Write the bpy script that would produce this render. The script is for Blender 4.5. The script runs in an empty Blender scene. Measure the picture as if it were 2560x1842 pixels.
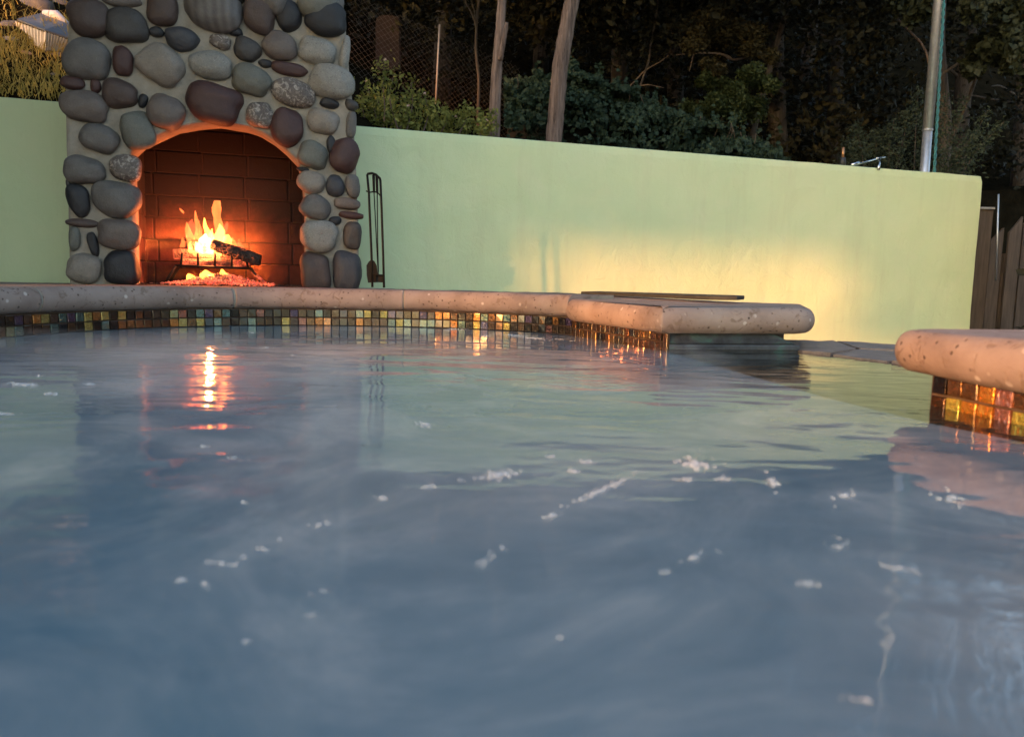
import bpy, bmesh, math, random
import numpy as np
from mathutils import Vector, Matrix, noise

random.seed(7)
SC = bpy.context.scene
COL = SC.collection

# ------------------------------------------------------------------ camera
FPX = 1900.0                      # focal length in pixels of the 2560 px wide photograph
CAMZ = 0.17                       # eye just above the water of the spa
ROLL = 0.021
PITCH = math.atan((921 - 700) / FPX)
FW = np.array([0, math.cos(PITCH), -math.sin(PITCH)])
UP = np.array([0, math.sin(PITCH), math.cos(PITCH)])
RT = np.array([1.0, 0, 0])
CI = RT * math.cos(ROLL) + UP * math.sin(ROLL)
CJ = -RT * math.sin(ROLL) + UP * math.cos(ROLL)
CP = np.array([0, 0, CAMZ])
cam_d = bpy.data.cameras.new('camera')
cam = bpy.data.objects.new('camera', cam_d)
COL.objects.link(cam)
cam.matrix_world = Matrix(((CI[0], CJ[0], -FW[0], 0), (CI[1], CJ[1], -FW[1], 0),
                           (CI[2], CJ[2], -FW[2], CAMZ), (0, 0, 0, 1)))
cam_d.sensor_width = 36
cam_d.lens = FPX / 2560 * 36
cam_d.clip_start = 0.02
cam_d.clip_end = 2000
cam_d.dof.use_dof = True
cam_d.dof.focus_distance = 3.2
cam_d.dof.aperture_fstop = 7.0
SC.camera = cam

# ------------------------------------------------------------------ light
SUN_H = (-0.68, -0.733)           # horizontal direction towards the sun: low, behind and left
SUN_EL = math.radians(9)
world = bpy.data.worlds.new('World')
SC.world = world
world.use_nodes = True
wn = world.node_tree
bg = wn.nodes['Background']
sky = wn.nodes.new('ShaderNodeTexSky')
sky.sky_type = 'NISHITA'
sky.sun_disc = False
sky.sun_elevation = SUN_EL
sky.sun_rotation = math.atan2(SUN_H[0], SUN_H[1])
sky.air_density = 1.0
sky.dust_density = 2.0
wn.links.new(sky.outputs['Color'], bg.inputs['Color'])
bg.inputs['Strength'].default_value = 0.10
sun_d = bpy.data.lights.new('sun', 'SUN')
sun_d.energy = 1.0
sun_d.angle = math.radians(1.3)
sun_d.color = (1.0, 0.38, 0.10)
sun = bpy.data.objects.new('sun', sun_d)
COL.objects.link(sun)
ts = Vector((SUN_H[0] * math.cos(SUN_EL), SUN_H[1] * math.cos(SUN_EL), math.sin(SUN_EL))).normalized()
sun.rotation_euler = ts.to_track_quat('Z', 'Y').to_euler()
sun.location = (-6, -6, 8)
SC.view_settings.view_transform = 'Standard'
SC.view_settings.look = 'None'
SC.view_settings.gamma = 1.0
SC.view_settings.use_curve_mapping = False
SC.view_settings.exposure = 2.75
SC.cycles.use_denoising = True
SC.cycles.transparent_max_bounces = 32
SC.cycles.max_bounces = 6
SC.cycles.diffuse_bounces = 3
SC.cycles.glossy_bounces = 3
SC.cycles.sample_clamp_indirect = 6.0


# ------------------------------------------------------------------ pixel -> place helpers
def ray(x, y):
    return FW + CI * (x - 1280) / FPX + CJ * (921 - y) / FPX


def onz(x, y, z):
    d = ray(x, y)
    return CP + d * (z - CAMZ) / d[2]


def ony(x, y, Y):
    d = ray(x, y)
    return CP + d * Y / d[1]


def onpl(x, y, P, N):
    d = ray(x, y)
    return CP + d * (np.dot(P - CP, N) / np.dot(d, N))


def V(a):
    return Vector((float(a[0]), float(a[1]), float(a[2])))


# ------------------------------------------------------------------ material helpers
def rgb(c):
    return (c[0], c[1], c[2], 1.0)


class M:
    """small node-material builder"""
    def __init__(self, name):
        self.m = bpy.data.materials.new(name)
        self.m.use_nodes = True
        self.t = self.m.node_tree
        self.b = self.t.nodes['Principled BSDF']
        self.out = self.t.nodes['Material Output']

    def n(self, kind, **kw):
        nd = self.t.nodes.new(kind)
        for k, v in kw.items():
            setattr(nd, k, v)
        return nd

    def l(self, a, b):
        self.t.links.new(a, b)

    def coord(self, what='Object', scale=None):
        tc = self.n('ShaderNodeTexCoord')
        s = tc.outputs[what]
        if scale is not None:
            mp = self.n('ShaderNodeMapping')
            mp.inputs['Scale'].default_value = scale
            self.l(s, mp.inputs['Vector'])
            s = mp.outputs['Vector']
        return s

    def pos(self):
        return self.n('ShaderNodeNewGeometry').outputs['Position']

    def noise(self, vec, scale, detail=4, rough=0.55, dist=0.0):
        nd = self.n('ShaderNodeTexNoise')
        nd.inputs['Scale'].default_value = scale
        nd.inputs['Detail'].default_value = detail
        nd.inputs['Roughness'].default_value = rough
        nd.inputs['Distortion'].default_value = dist
        if vec is not None:
            self.l(vec, nd.inputs['Vector'])
        return nd.outputs['Fac']

    def voro(self, vec, scale, feature='F1', out='Distance', rnd=1.0):
        nd = self.n('ShaderNodeTexVoronoi', feature=feature)
        nd.inputs['Scale'].default_value = scale
        nd.inputs['Randomness'].default_value = rnd
        if vec is not None:
            self.l(vec, nd.inputs['Vector'])
        return nd.outputs[out]

    def ramp(self, fac, stops, interp='LINEAR'):
        nd = self.n('ShaderNodeValToRGB')
        cr = nd.color_ramp
        cr.interpolation = interp
        while len(cr.elements) < len(stops):
            cr.elements.new(0.5)
        for e, (p, c) in zip(cr.elements, stops):
            e.position = p
            e.color = rgb(c) if not isinstance(c, (int, float)) else (c, c, c, 1)
        self.l(fac, nd.inputs['Fac'])
        return nd.outputs['Color']

    def mix(self, fac, a, b, mode='MIX'):
        nd = self.n('ShaderNodeMix', data_type='RGBA', blend_type=mode)
        for s, v in ((nd.inputs[0], fac), (nd.inputs[6], a), (nd.inputs[7], b)):
            if isinstance(v, (int, float)):
                s.default_value = v
            elif isinstance(v, tuple):
                s.default_value = rgb(v)
            else:
                self.l(v, s)
        return nd.outputs[2]

    def math(self, op, a, b=None):
        nd = self.n('ShaderNodeMath', operation=op)
        for s, v in zip(nd.inputs, (a, b)):
            if v is None:
                continue
            if isinstance(v, (int, float)):
                s.default_value = v
            else:
                self.l(v, s)
        return nd.outputs[0]

    def maprange(self, v, a, b, c, d):
        nd = self.n('ShaderNodeMapRange')
        self.l(v, nd.inputs[0])
        for i, q in enumerate((a, b, c, d)):
            nd.inputs[1 + i].default_value = q
        return nd.outputs[0]

    def bump(self, h, strength=0.3, dist=0.01, normal=None):
        nd = self.n('ShaderNodeBump')
        nd.inputs['Strength'].default_value = strength
        nd.inputs['Distance'].default_value = dist
        self.l(h, nd.inputs['Height'])
        if normal is not None:
            self.l(normal, nd.inputs['Normal'])
        self.l(nd.outputs['Normal'], self.b.inputs['Normal'])
        return nd.outputs['Normal']

    def set(self, **kw):
        for k, v in kw.items():
            s = self.b.inputs[k.replace('_', ' ')]
            if isinstance(v, tuple):
                s.default_value = rgb(v)
            elif isinstance(v, (int, float)):
                s.default_value = v
            else:
                self.l(v, s)
        return self


def orand(m):
    return m.n('ShaderNodeObjectInfo').outputs['Random']


# ------------------------------------------------------------------ object helpers
def mesh(name, verts, faces, mat=None, parent=None, smooth=False):
    me = bpy.data.meshes.new(name)
    me.from_pydata([tuple(map(float, v)) for v in verts], [], [tuple(f) for f in faces])
    me.update()
    if smooth:
        me.polygons.foreach_set('use_smooth', [True] * len(me.polygons))
    return link(name, me, mat, parent)


def link(name, me, mat=None, parent=None):
    o = bpy.data.objects.new(name, me)
    COL.objects.link(o)
    if mat is not None and not me.materials:
        me.materials.append(mat.m if isinstance(mat, M) else mat)
    if parent is not None:
        o.parent = parent
    return o


def bm_obj(name, bm, mat=None, parent=None, smooth=False):
    me = bpy.data.meshes.new(name)
    bmesh.ops.recalc_face_normals(bm, faces=bm.faces[:])
    bm.to_mesh(me)
    bm.free()
    if smooth:
        me.polygons.foreach_set('use_smooth', [True] * len(me.polygons))
    return link(name, me, mat, parent)


def tag(o, label, cat, group=None):
    o['label'] = label
    o['category'] = cat
    if group:
        o['group'] = group
    return o


def struct(o):
    o['kind'] = 'structure'
    return o


def stuff(o):
    o['kind'] = 'stuff'
    return o


def thing(name, label, cat, loc=(0, 0, 0), group=None):
    o = bpy.data.objects.new(name, None)
    COL.objects.link(o)
    o.empty_display_size = 0.05
    o.location = V(loc)
    tag(o, label, cat, group)
    return o


def sub(o, parent):
    """parent o to a thing while its mesh coordinates stay world coordinates"""
    o.parent = parent
    o.matrix_parent_inverse = Matrix.Translation(parent.location).inverted()
    return o


def tube_geo(pts, radii, sides=8, wob=0.0, seed=0, cap=True):
    pts = [Vector(V(p)) for p in pts]
    n = len(pts)
    if not hasattr(radii, '__len__'):
        radii = [radii] * n
    verts, faces = [], []
    rnd = random.Random(seed)
    ph = [rnd.uniform(-1, 1) for _ in range(sides)]
    ref = None
    for i, p in enumerate(pts):
        t = (pts[min(i + 1, n - 1)] - pts[max(i - 1, 0)]).normalized()
        if ref is None:
            ref = t.orthogonal().normalized()
        ref = (ref - t * ref.dot(t)).normalized()
        bi = t.cross(ref)
        for k in range(sides):
            a = 2 * math.pi * k / sides
            rr = radii[i] * (1 + wob * (ph[k] + 0.6 * rnd.uniform(-1, 1)))
            verts.append(p + (ref * math.cos(a) + bi * math.sin(a)) * rr)
    for i in range(n - 1):
        for k in range(sides):
            a, b = i * sides + k, i * sides + (k + 1) % sides
            faces.append((a, b, b + sides, a + sides))
    if cap:
        faces.append(tuple(range(sides))[::-1])
        faces.append(tuple(range((n - 1) * sides, n * sides)))
    return verts, faces


def tube(name, pts, radii, mat, parent=None, sides=8, wob=0.0, seed=0, smooth=True):
    v, f = tube_geo(pts, radii, sides, wob, seed)
    return mesh(name, v, f, mat, parent, smooth)


def merge_geo(parts):
    V_, F_ = [], []
    for v, f in parts:
        o = len(V_)
        V_ += list(v)
        F_ += [tuple(i + o for i in q) for q in f]
    return V_, F_


def spline(pts, n):
    """Catmull-Rom through points, n samples per span"""
    P = [np.array(p, float) for p in pts]
    P = [2 * P[0] - P[1]] + P + [2 * P[-1] - P[-2]]
    out = []
    for i in range(1, len(P) - 2):
        a, b, c, d = P[i - 1], P[i], P[i + 1], P[i + 2]
        for k in range(n):
            t = k / n
            out.append(0.5 * ((2 * b) + (c - a) * t + (2 * a - 5 * b + 4 * c - d) * t * t + (3 * b - a - 3 * c + d) * t ** 3))
    out.append(P[-2])
    return out


def resample(pts, step):
    P = np.array(pts, float)
    L = np.concatenate([[0], np.cumsum(np.linalg.norm(np.diff(P, axis=0), axis=1))])
    n = max(1, int(round(L[-1] / step)))
    s = np.linspace(0, L[-1], n + 1)
    return np.stack([np.interp(s, L, P[:, k]) for k in range(P.shape[1])], axis=1)


def box_geo(x0, x1, y0, y1, z0, z1, bev=0.0):
    if bev <= 0:
        v = [(x, y, z) for z in (z0, z1) for y in (y0, y1) for x in (x0, x1)]
        f = [(0, 2, 3, 1), (4, 5, 7, 6), (0, 1, 5, 4), (2, 6, 7, 3), (0, 4, 6, 2), (1, 3, 7, 5)]
        return v, f
    bm = bmesh.new()
    bmesh.ops.create_cube(bm, size=1.0)
    for q in bm.verts:
        q.co = Vector(((x0 + x1) / 2 + q.co.x * (x1 - x0), (y0 + y1) / 2 + q.co.y * (y1 - y0), (z0 + z1) / 2 + q.co.z * (z1 - z0)))
    bmesh.ops.bevel(bm, geom=bm.edges[:] + bm.verts[:], offset=bev, segments=1, affect='EDGES', profile=0.5)
    bm.verts.index_update()
    v = [q.co.copy() for q in bm.verts]
    f = [tuple(w.index for w in q.verts) for q in bm.faces]
    bm.free()
    return v, f


# ------------------------------------------------------------------ materials
def mat_stucco():
    m = M('green_stucco')
    p = m.pos()
    big = m.noise(p, 1.3, 4, 0.6)
    med = m.noise(p, 7, 5, 0.6, 0.4)
    c = m.ramp(big, [(0.3, (0.58, 0.70, 0.42)), (0.55, (0.64, 0.735, 0.445)), (0.8, (0.68, 0.74, 0.455))])
    c = m.mix(m.ramp(med, [(0.45, 0.0), (0.85, 0.28)]), c, (0.74, 0.74, 0.48))
    st = m.noise(m.coord('Object', (3.0, 3.0, 0.35)), 2.2, 5, 0.7)
    c = m.mix(m.ramp(st, [(0.50, 0.0), (0.80, 0.30)]), c, (0.46, 0.45, 0.27))
    c = m.mix(m.ramp(m.noise(p, 3.1, 6, 0.7, 0.6), [(0.5, 0.0), (0.75, 0.35)]), c, (0.70, 0.73, 0.50))
    m.set(Base_Color=c, Roughness=0.9)
    fine = m.noise(p, 160, 3, 0.6)
    tro = m.noise(p, 11, 6, 0.6, 0.8)
    h = m.math('ADD', m.math('MULTIPLY', fine, 0.25), tro)
    m.bump(h, 0.5, 0.014)
    return m


def mat_coping():
    m = M('cantera_stone')
    p = m.pos()
    c = m.ramp(m.noise(p, 9, 5, 0.6), [(0.3, (0.195, 0.140, 0.118)), (0.5, (0.265, 0.198, 0.168)), (0.75, (0.335, 0.262, 0.228))])
    v = m.voro(m.coord('Object', (1, 1, 1)), 55)
    sp = m.ramp(v, [(0.0, 1.0), (0.13, 1.0), (0.2, 0.0)])
    gate = m.ramp(m.noise(p, 22, 3), [(0.44, 0.0), (0.50, 1.0)])
    dark = m.math('MULTIPLY', sp, gate)
    c = m.mix(dark, c, (0.09, 0.06, 0.045))
    v2 = m.voro(p, 26)
    li = m.math('MULTIPLY', m.ramp(v2, [(0.10, 1.0), (0.17, 0.0)]), m.ramp(m.noise(p, 13, 2), [(0.47, 0.0), (0.53, 0.8)]))
    c = m.mix(li, c, (0.55, 0.48, 0.43))
    st = m.ramp(m.noise(p, 34, 4, 0.6, 1.0), [(0.57, 0.0), (0.64, 0.75)])
    c = m.mix(st, c, (0.17, 0.115, 0.085))
    m.set(Base_Color=c, Roughness=0.75)
    h = m.math('SUBTRACT', m.math('MULTIPLY', m.noise(p, 120, 3), 0.3), m.math('ADD', dark, m.math('MULTIPLY', st, 0.5)))
    m.bump(h, 0.5, 0.003)
    return m


TILE_COLS = [(0.00, (0.008, 0.006, 0.005)), (0.14, (0.045, 0.024, 0.013)), (0.32, (0.085, 0.045, 0.020)), (0.42, (0.13, 0.12, 0.035)),
             (0.48, (0.020, 0.012, 0.010)), (0.58, (0.26, 0.11, 0.028)), (0.65, (0.06, 0.11, 0.11)), (0.70, (0.27, 0.22, 0.07)),
             (0.76, (0.05, 0.03, 0.07)), (0.81, (0.05, 0.06, 0.13)), (0.85, (0.17, 0.07, 0.06)), (0.89, (0.12, 0.17, 0.15)), (0.92, (0.012, 0.008, 0.007))]


def mat_tile(name='iridescent_glass_tile', cols=TILE_COLS):
    m = M(name)
    r = orand(m)
    c = m.ramp(r, cols, 'CONSTANT')
    p = m.pos()
    w = m.noise(p, 90, 2, 0.5, 1.2)
    c = m.mix(m.ramp(w, [(0.35, 0.0), (0.75, 0.45)]), c, (0.50, 0.36, 0.16), 'SOFT_LIGHT')
    m.set(Base_Color=c, Roughness=0.22, Metallic=0.75, IOR=1.5, Coat_Weight=0.8, Coat_Roughness=0.12)
    m.bump(w, 0.7, 0.004)
    return m


def mat_grout():
    m = M('brown_grout')
    m.set(Base_Color=m.ramp(m.noise(m.pos(), 60), [(0.3, (0.05, 0.033, 0.024)), (0.7, (0.085, 0.055, 0.04))]), Roughness=0.85)
    return m


def mat_mortar():
    m = M('sandy_mortar')
    p = m.pos()
    c = m.ramp(m.noise(p, 14, 6, 0.65), [(0.25, (0.20, 0.178, 0.145)), (0.5, (0.285, 0.26, 0.215)), (0.75, (0.36, 0.33, 0.28))])
    c = m.mix(m.ramp(m.voro(p, 190), [(0.1, 0.5), (0.22, 0.0)]), c, (0.22, 0.18, 0.14))
    m.set(Base_Color=c, Roughness=0.95)
    m.bump(m.math('ADD', m.noise(p, 60, 6, 0.7), m.math('MULTIPLY', m.noise(p, 220, 2), 0.6)), 0.7, 0.006)
    return m


def mat_stone(name, a, b, speck=0.25, bands=False, mott=False):
    m = M(name)
    o = m.coord('Object')
    p = m.pos()
    big = m.noise(p, 16, 5, 0.6)
    c = m.ramp(big, [(0.3, a), (0.72, b)])
    lt = tuple(min(1, x * 1.9 + 0.05) for x in b)
    dk = tuple(x * 0.35 for x in a)
    fine = m.noise(p, 260, 3, 0.6)
    c = m.mix(m.ramp(fine, [(0.56, 0.0), (0.72, speck)]), c, lt)
    c = m.mix(m.ramp(m.noise(p, 140, 2), [(0.58, 0.0), (0.74, speck * 1.4)]), c, dk)
    if bands:
        wv = m.n('ShaderNodeTexWave')
        wv.inputs['Scale'].default_value = 9
        wv.inputs['Distortion'].default_value = 3.0
        wv.inputs['Detail'].default_value = 3
        m.l(m.coord('Object', (1.0, 0.4, 0.25)), wv.inputs['Vector'])
        c = m.mix(m.math('MULTIPLY', wv.outputs['Fac'], 0.22), c, lt)
    if mott:
        c = m.mix(m.ramp(m.noise(p, 38, 4, 0.6, 1.5), [(0.5, 0.0), (0.62, 0.75)]), c, (0.42, 0.38, 0.33))
        c = m.mix(m.ramp(m.noise(p, 70, 4, 0.7, 0.8), [(0.56, 0.0), (0.66, 0.8)]), c, dk)
    m.set(Base_Color=c, Roughness=0.58)
    m.bump(m.math('ADD', m.math('ADD', big, m.math('MULTIPLY', m.noise(p, 55, 5, 0.7), 0.5)), m.math('MULTIPLY', fine, 0.3)), 0.55, 0.008)
    return m


def mat_simple(name, a, b, scale=20, rough=0.8, metal=0.0, bump=0.2, bd=0.004, stretch=None):
    m = M(name)
    p = m.coord('Object', stretch) if stretch else m.pos()
    nz = m.noise(p, scale, 5, 0.6)
    m.set(Base_Color=m.ramp(nz, [(0.3, a), (0.7, b)]), Roughness=rough, Metallic=metal)
    if bump:
        m.bump(nz, bump, bd)
    return m


def mat_leaf(name, a, b, trans=0.25):
    m = M(name)
    nz = m.noise(m.pos(), 9, 2)
    v = m.noise(m.pos(), 60, 1)
    c = m.ramp(m.math('ADD', m.math('MULTIPLY', nz, 0.5), m.math('MULTIPLY', v, 0.5)), [(0.35, a), (0.68, b)])
    m.set(Base_Color=c, Roughness=0.6)
    m.b.inputs['Specular IOR Level'].default_value = 0.18
    tr = m.n('ShaderNodeBsdfTranslucent')
    m.l(c, tr.inputs['Color'])
    ms = m.n('ShaderNodeMixShader')
    ms.inputs[0].default_value = trans
    m.l(m.b.outputs[0], ms.inputs[1])
    m.l(tr.outputs[0], ms.inputs[2])
    m.l(ms.outputs[0], m.out.inputs['Surface'])
    return m


def mat_bark(name, a, b):
    m = M(name)
    st = m.coord('Object', (14, 14, 1.1))
    f1 = m.noise(st, 3.0, 6, 0.65, 0.6)
    f2 = m.noise(m.coord('Object', (40, 40, 3)), 2.0, 4, 0.6)
    h = m.math('ADD', f1, m.math('MULTIPLY', f2, 0.4))
    m.set(Base_Color=m.ramp(h, [(0.5, a), (0.85, b)]), Roughness=0.95)
    m.bump(h, 1.0, 0.02)
    return m


def mat_water(name, a, b, rough):
    m = M(name)
    p = m.pos()
    w1 = m.noise(p, 1.6, 3, 0.55, 0.6)
    w2 = m.noise(p, 3.4, 6, 0.68, 1.6)
    c = m.ramp(m.math('ADD', m.math('MULTIPLY', w1, 0.45), m.math('MULTIPLY', w2, 0.55)), [(0.42, a), (0.49, tuple(0.75 * x + 0.25 * y for x, y in zip(a, b))), (0.60, b)])
    m.set(Base_Color=c, Roughness=rough, IOR=1.333)
    # ripples: calm in places, choppier in others
    mp = m.n('ShaderNodeMapping')
    mp.inputs['Scale'].default_value = (0.75, 1.5, 1.0)
    mp.inputs['Rotation'].default_value = (0, 0, 0.25)
    m.l(p, mp.inputs['Vector'])
    r1 = m.noise(mp.outputs[0], 6.5, 2, 0.5, 0.3)
    r2 = m.noise(mp.outputs[0], 21, 3, 0.5, 0.5)
    gate = m.ramp(m.noise(p, 2.1, 1), [(0.45, 0.05), (0.62, 1.0)])
    h = m.math('ADD', r1, m.math('MULTIPLY', m.math('MULTIPLY', r2, gate), 0.40))
    m.bump(h, 0.07, 0.05)
    return m


STUCCO = mat_stucco()
COPING = mat_coping()
TILE = mat_tile()
GOLDTILE = mat_tile('golden_glass_tile', [(0.0, (0.80, 0.66, 0.14)), (0.26, (0.80, 0.34, 0.05)), (0.48, (0.20, 0.10, 0.04)),
                                          (0.58, (0.55, 0.24, 0.20)), (0.72, (0.85, 0.72, 0.20)), (0.88, (0.66, 0.27, 0.06))])
BROWNTILE = mat_tile('brown_glass_tile', [(0.0, (0.10, 0.05, 0.025)), (0.3, (0.02, 0.012, 0.01)), (0.5, (0.16, 0.08, 0.035)),
                                          (0.7, (0.07, 0.05, 0.03)), (0.85, (0.20, 0.12, 0.05))])
GROUT = mat_grout()
MORTAR = mat_mortar()
ST = {
    'g': mat_stone('grey_stone', (0.0886, 0.0828, 0.0771), (0.1296, 0.1214, 0.1123)),
    'n': mat_stone('grey_green_stone', (0.0918, 0.0943, 0.0795), (0.1386, 0.1419, 0.1214)),
    'l': mat_stone('pale_grey_stone', (0.1730, 0.1697, 0.1533), (0.2427, 0.2370, 0.2140), 0.5),
    't': mat_stone('taupe_stone', (0.0951, 0.0779, 0.0697), (0.1394, 0.1173, 0.1033)),
    'd': mat_stone('dark_grey_stone', (0.0369, 0.0336, 0.0312), (0.0590, 0.0533, 0.0492)),
    'b': mat_stone('black_stone', (0.0107, 0.0115, 0.0139), (0.0221, 0.0230, 0.0271), 0.12),
    'u': mat_stone('blue_grey_stone', (0.0320, 0.0336, 0.0410), (0.0500, 0.0517, 0.0590), 0.12),
    'm': mat_stone('maroon_stone', (0.0426, 0.0180, 0.0164), (0.0689, 0.0320, 0.0279), 0.12),
    'w': mat_stone('brown_stone', (0.0508, 0.0336, 0.0279), (0.0787, 0.0533, 0.0459), 0.15),
    's': mat_stone('striped_grey_stone', (0.0705, 0.0648, 0.0623), (0.1123, 0.1033, 0.0976), 0.15, bands=True),
    'e': mat_stone('beige_stone', (0.1706, 0.1509, 0.1246), (0.2427, 0.2165, 0.1870), 0.3, mott=False),
    'p': mat_stone('mottled_stone', (0.0918, 0.0738, 0.0648), (0.1476, 0.1230, 0.1050), 0.4, mott=True),
}
IRON = mat_simple('black_iron', (0.006, 0.007, 0.007), (0.012, 0.013, 0.013), 40, 0.6, 0.0, 0.15, 0.002)

IRON.b.inputs['Specular IOR Level'].default_value = 0.15

# ================================================================== STRUCTURE
# wall line in plan and the frame of the chimney
WA = ony(890, 315, 3.98)
WB = ony(2200, 419, 5.0)
WT = np.array([WB[0] - WA[0], WB[1] - WA[1], 0.0])
WT /= np.linalg.norm(WT)                       # along the wall, to the right
WN = np.array([WT[1], -WT[0], 0.0])            # towards the camera
GROUND_Z = -0.21
DECK_Z = 0.118
WATER_PTS = [(-1.42, 0.6), (-1.36, 1.2), (-1.30, 1.75), (-1.236, 2.069), (-1.14, 2.30), (-0.99, 2.47), (-0.79, 2.595), (-0.532, 2.645), (-0.254, 2.64),
             (-0.02, 2.565), (0.10, 2.49), (0.188, 2.408)]
ARC = [np.array([q[0], q[1]]) for q in spline(WATER_PTS, 8)]
CORNER0, CORNER1, CORNER2 = np.array([0.188, 2.408]), np.array([0.385, 1.896]), np.array([0.729, 1.962])
RW = [np.array(q) for q in ((0.618, 1.109), (0.653, 0.954), (0.71, 0.70), (0.76, 0.40), (0.78, 0.0), (0.74, -0.5))]

# ground sheet reaching to the horizon, with a hole-free level below everything
GROUNDM = mat_simple('patio_ground', (0.10, 0.085, 0.07), (0.16, 0.135, 0.11), 4, 0.9)
struct(mesh('ground', [(-400, -400, GROUND_Z), (400, -400, GROUND_Z), (400, 400, GROUND_Z), (-400, 400, GROUND_Z)], [(0, 1, 2, 3)], GROUNDM))

# hillside rising behind the wall
def hill_z(x, y):
    # distance behind the wall line
    d = (np.array([x, y]) - WA[:2]) @ (-WN[:2])
    if d < 0:
        d = 0
    lat = (np.array([x, y]) - WA[:2]) @ WT[:2]
    s = 0.62 if lat < -1 else max(0.30, 0.62 - 0.12 * (lat + 1))
    base = 0.86 if lat < -0.6 else max(0.45, 0.86 - 0.22 * (lat + 0.6))
    z = base + s * min(d, 4.5) + (0.8 * (min(d, 40) - 4.5) if d > 4.5 else 0)
    return z + 0.14 * noise.noise(Vector((x * 1.1, y * 1.1, 0))) * min(1, d) + 0.05 * noise.noise(Vector((x * 4, y * 4, 3))) * min(1, d)


vv, ff = [], []
na, nb = 120, 70
for j in range(nb):
    d = 0.13 + 45 * (j / (nb - 1)) ** 2.3
    for i in range(na):
        lat = -16 + 34 * i / (na - 1)
        q = WA[:2] + WT[:2] * lat - WN[:2] * (d + (2.6 if lat > 4.05 else 0.0))
        vv.append((q[0], q[1], hill_z(q[0], q[1])))
for j in range(nb - 1):
    for i in range(na - 1):
        a = j * na + i
        ff.append((a, a + 1, a + na + 1, a + na))
for i in range(na):                                   # skirt down to the ground behind the wall
    vv.append((vv[i][0], vv[i][1], GROUND_Z - 0.1))
for i in range(na - 1):
    ff.append((i + 1, i, na * nb + i, na * nb + i + 1))
HILLM = mat_simple('hillside_soil', (0.006, 0.005, 0.003), (0.016, 0.013, 0.008), 6, 0.95, bump=0.8, bd=0.05)
HILLM.b.inputs['Specular IOR Level'].default_value = 0.0
struct(mesh('hillside', vv, ff, HILLM, smooth=True))

# --- garden wall
def wall_point(lat, depth, z):
    return WA + WT * lat - WN * depth + np.array([0, 0, z - WA[2]])


WTOP = 0.934
bm = bmesh.new()
L0, L1 = -3.2, 4.18
nx, nz = 180, 28
grid = []
for j in range(nz + 1):
    z = GROUND_Z - 0.02 + (WTOP - GROUND_Z + 0.02) * j / nz
    rowv = []
    for i in range(nx + 1):
        lat = L0 + (L1 - L0) * i / nx
        d = 0.010 * noise.noise(Vector((lat * 1.2, z * 1.2, 5))) + 0.004 * noise.noise(Vector((lat * 6, z * 6, 9)))
        zz = z + (0.006 * noise.noise(Vector((lat * 3, 0, 2))) if j == nz else 0)
        ex = 0.0
        if j == nz:
            d += 0.004
        rowv.append(bm.verts.new(V(wall_point(lat - (0.01 if i == nx and j == nz else 0), d, zz - (0.004 if j == nz else 0)))))
    grid.append(rowv)
for j in range(nz):
    for i in range(nx):
        bm.faces.new((grid[j][i], grid[j][i + 1], grid[j + 1][i + 1], grid[j + 1][i]))
T = 0.20
topb = [bm.verts.new(V(wall_point(L0 + (L1 - L0) * i / nx, T, WTOP))) for i in range(nx + 1)]
topm = [bm.verts.new(V(wall_point(L0 + (L1 - L0) * i / nx, 0.022, WTOP + 0.001))) for i in range(nx + 1)]
botb = [bm.verts.new(V(wall_point(L0 + (L1 - L0) * i / nx, T, GROUND_Z - 0.02))) for i in (0, nx)]
for i in range(nx):
    bm.faces.new((grid[nz][i], grid[nz][i + 1], topm[i + 1], topm[i]))
    bm.faces.new((topm[i], topm[i + 1], topb[i + 1], topb[i]))
endv = [grid[j][nx] for j in range(nz + 1)]
bm.faces.new(endv + [topm[nx], topb[nx], botb[1]])
bm.faces.new([topb[i] for i in range(nx + 1)] + [botb[1], botb[0]])
tag(bm_obj('garden_wall', bm, STUCCO, smooth=False), 'long pale green stuccoed garden wall behind the fireplace and spa', 'wall')

# --- deck between coping and fireplace
DECKM = COPING
inner = [q + np.array([0.0, 0.0]) for q in ARC]
deck_back = [(0.43, 3.17), (0.18, 3.20), (-0.14, 3.30), (-0.5, 3.46), (-0.62, 3.9), (-1.9, 3.5), (-3.4, 3.05), (-3.4, 0.6)]


def offset_path(P, d):
    """shift a plan path sideways (left of travel positive)"""
    P = np.array(P)
    out = []
    for i in range(len(P)):
        a, b = P[max(i - 1, 0)], P[min(i + 1, len(P) - 1)]
        t = (b - a) / (np.linalg.norm(b - a) + 1e-9)
        out.append(P[i] + d * np.array([-t[1], t[0]]))
    return np.array(out)


deck_front = offset_path(ARC, 0.20)[::4]
poly = [tuple(q) for q in deck_front] + [(0.30, 2.62), (0.74, 2.46)] + deck_back
bm = bmesh.new()
tv = [bm.verts.new((q[0], q[1], DECK_Z - 0.004)) for q in poly]
bv = [bm.verts.new((q[0], q[1], GROUND_Z - 0.02)) for q in poly]
bm.faces.new(tv)
for i in range(len(tv)):
    k = (i + 1) % len(tv)
    bm.faces.new((tv[i], tv[k], bv[k], bv[i]))
struct(bm_obj('hearth_deck', bm, DECKM))

# --- water
WATER = mat_water('milky_spa_water', (0.098, 0.158, 0.200), (0.31, 0.325, 0.335), 0.03)
CLEAR = mat_water('spillway_water_surface', (0.018, 0.024, 0.022), (0.03, 0.035, 0.03), 0.02)


def fan_sheet(name, poly, z, mat):
    bm = bmesh.new()
    bm.faces.new([bm.verts.new((q[0], q[1], z)) for q in poly])
    bmesh.ops.triangulate(bm, faces=bm.faces[:])
    return bm_obj(name, bm, mat)


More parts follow.
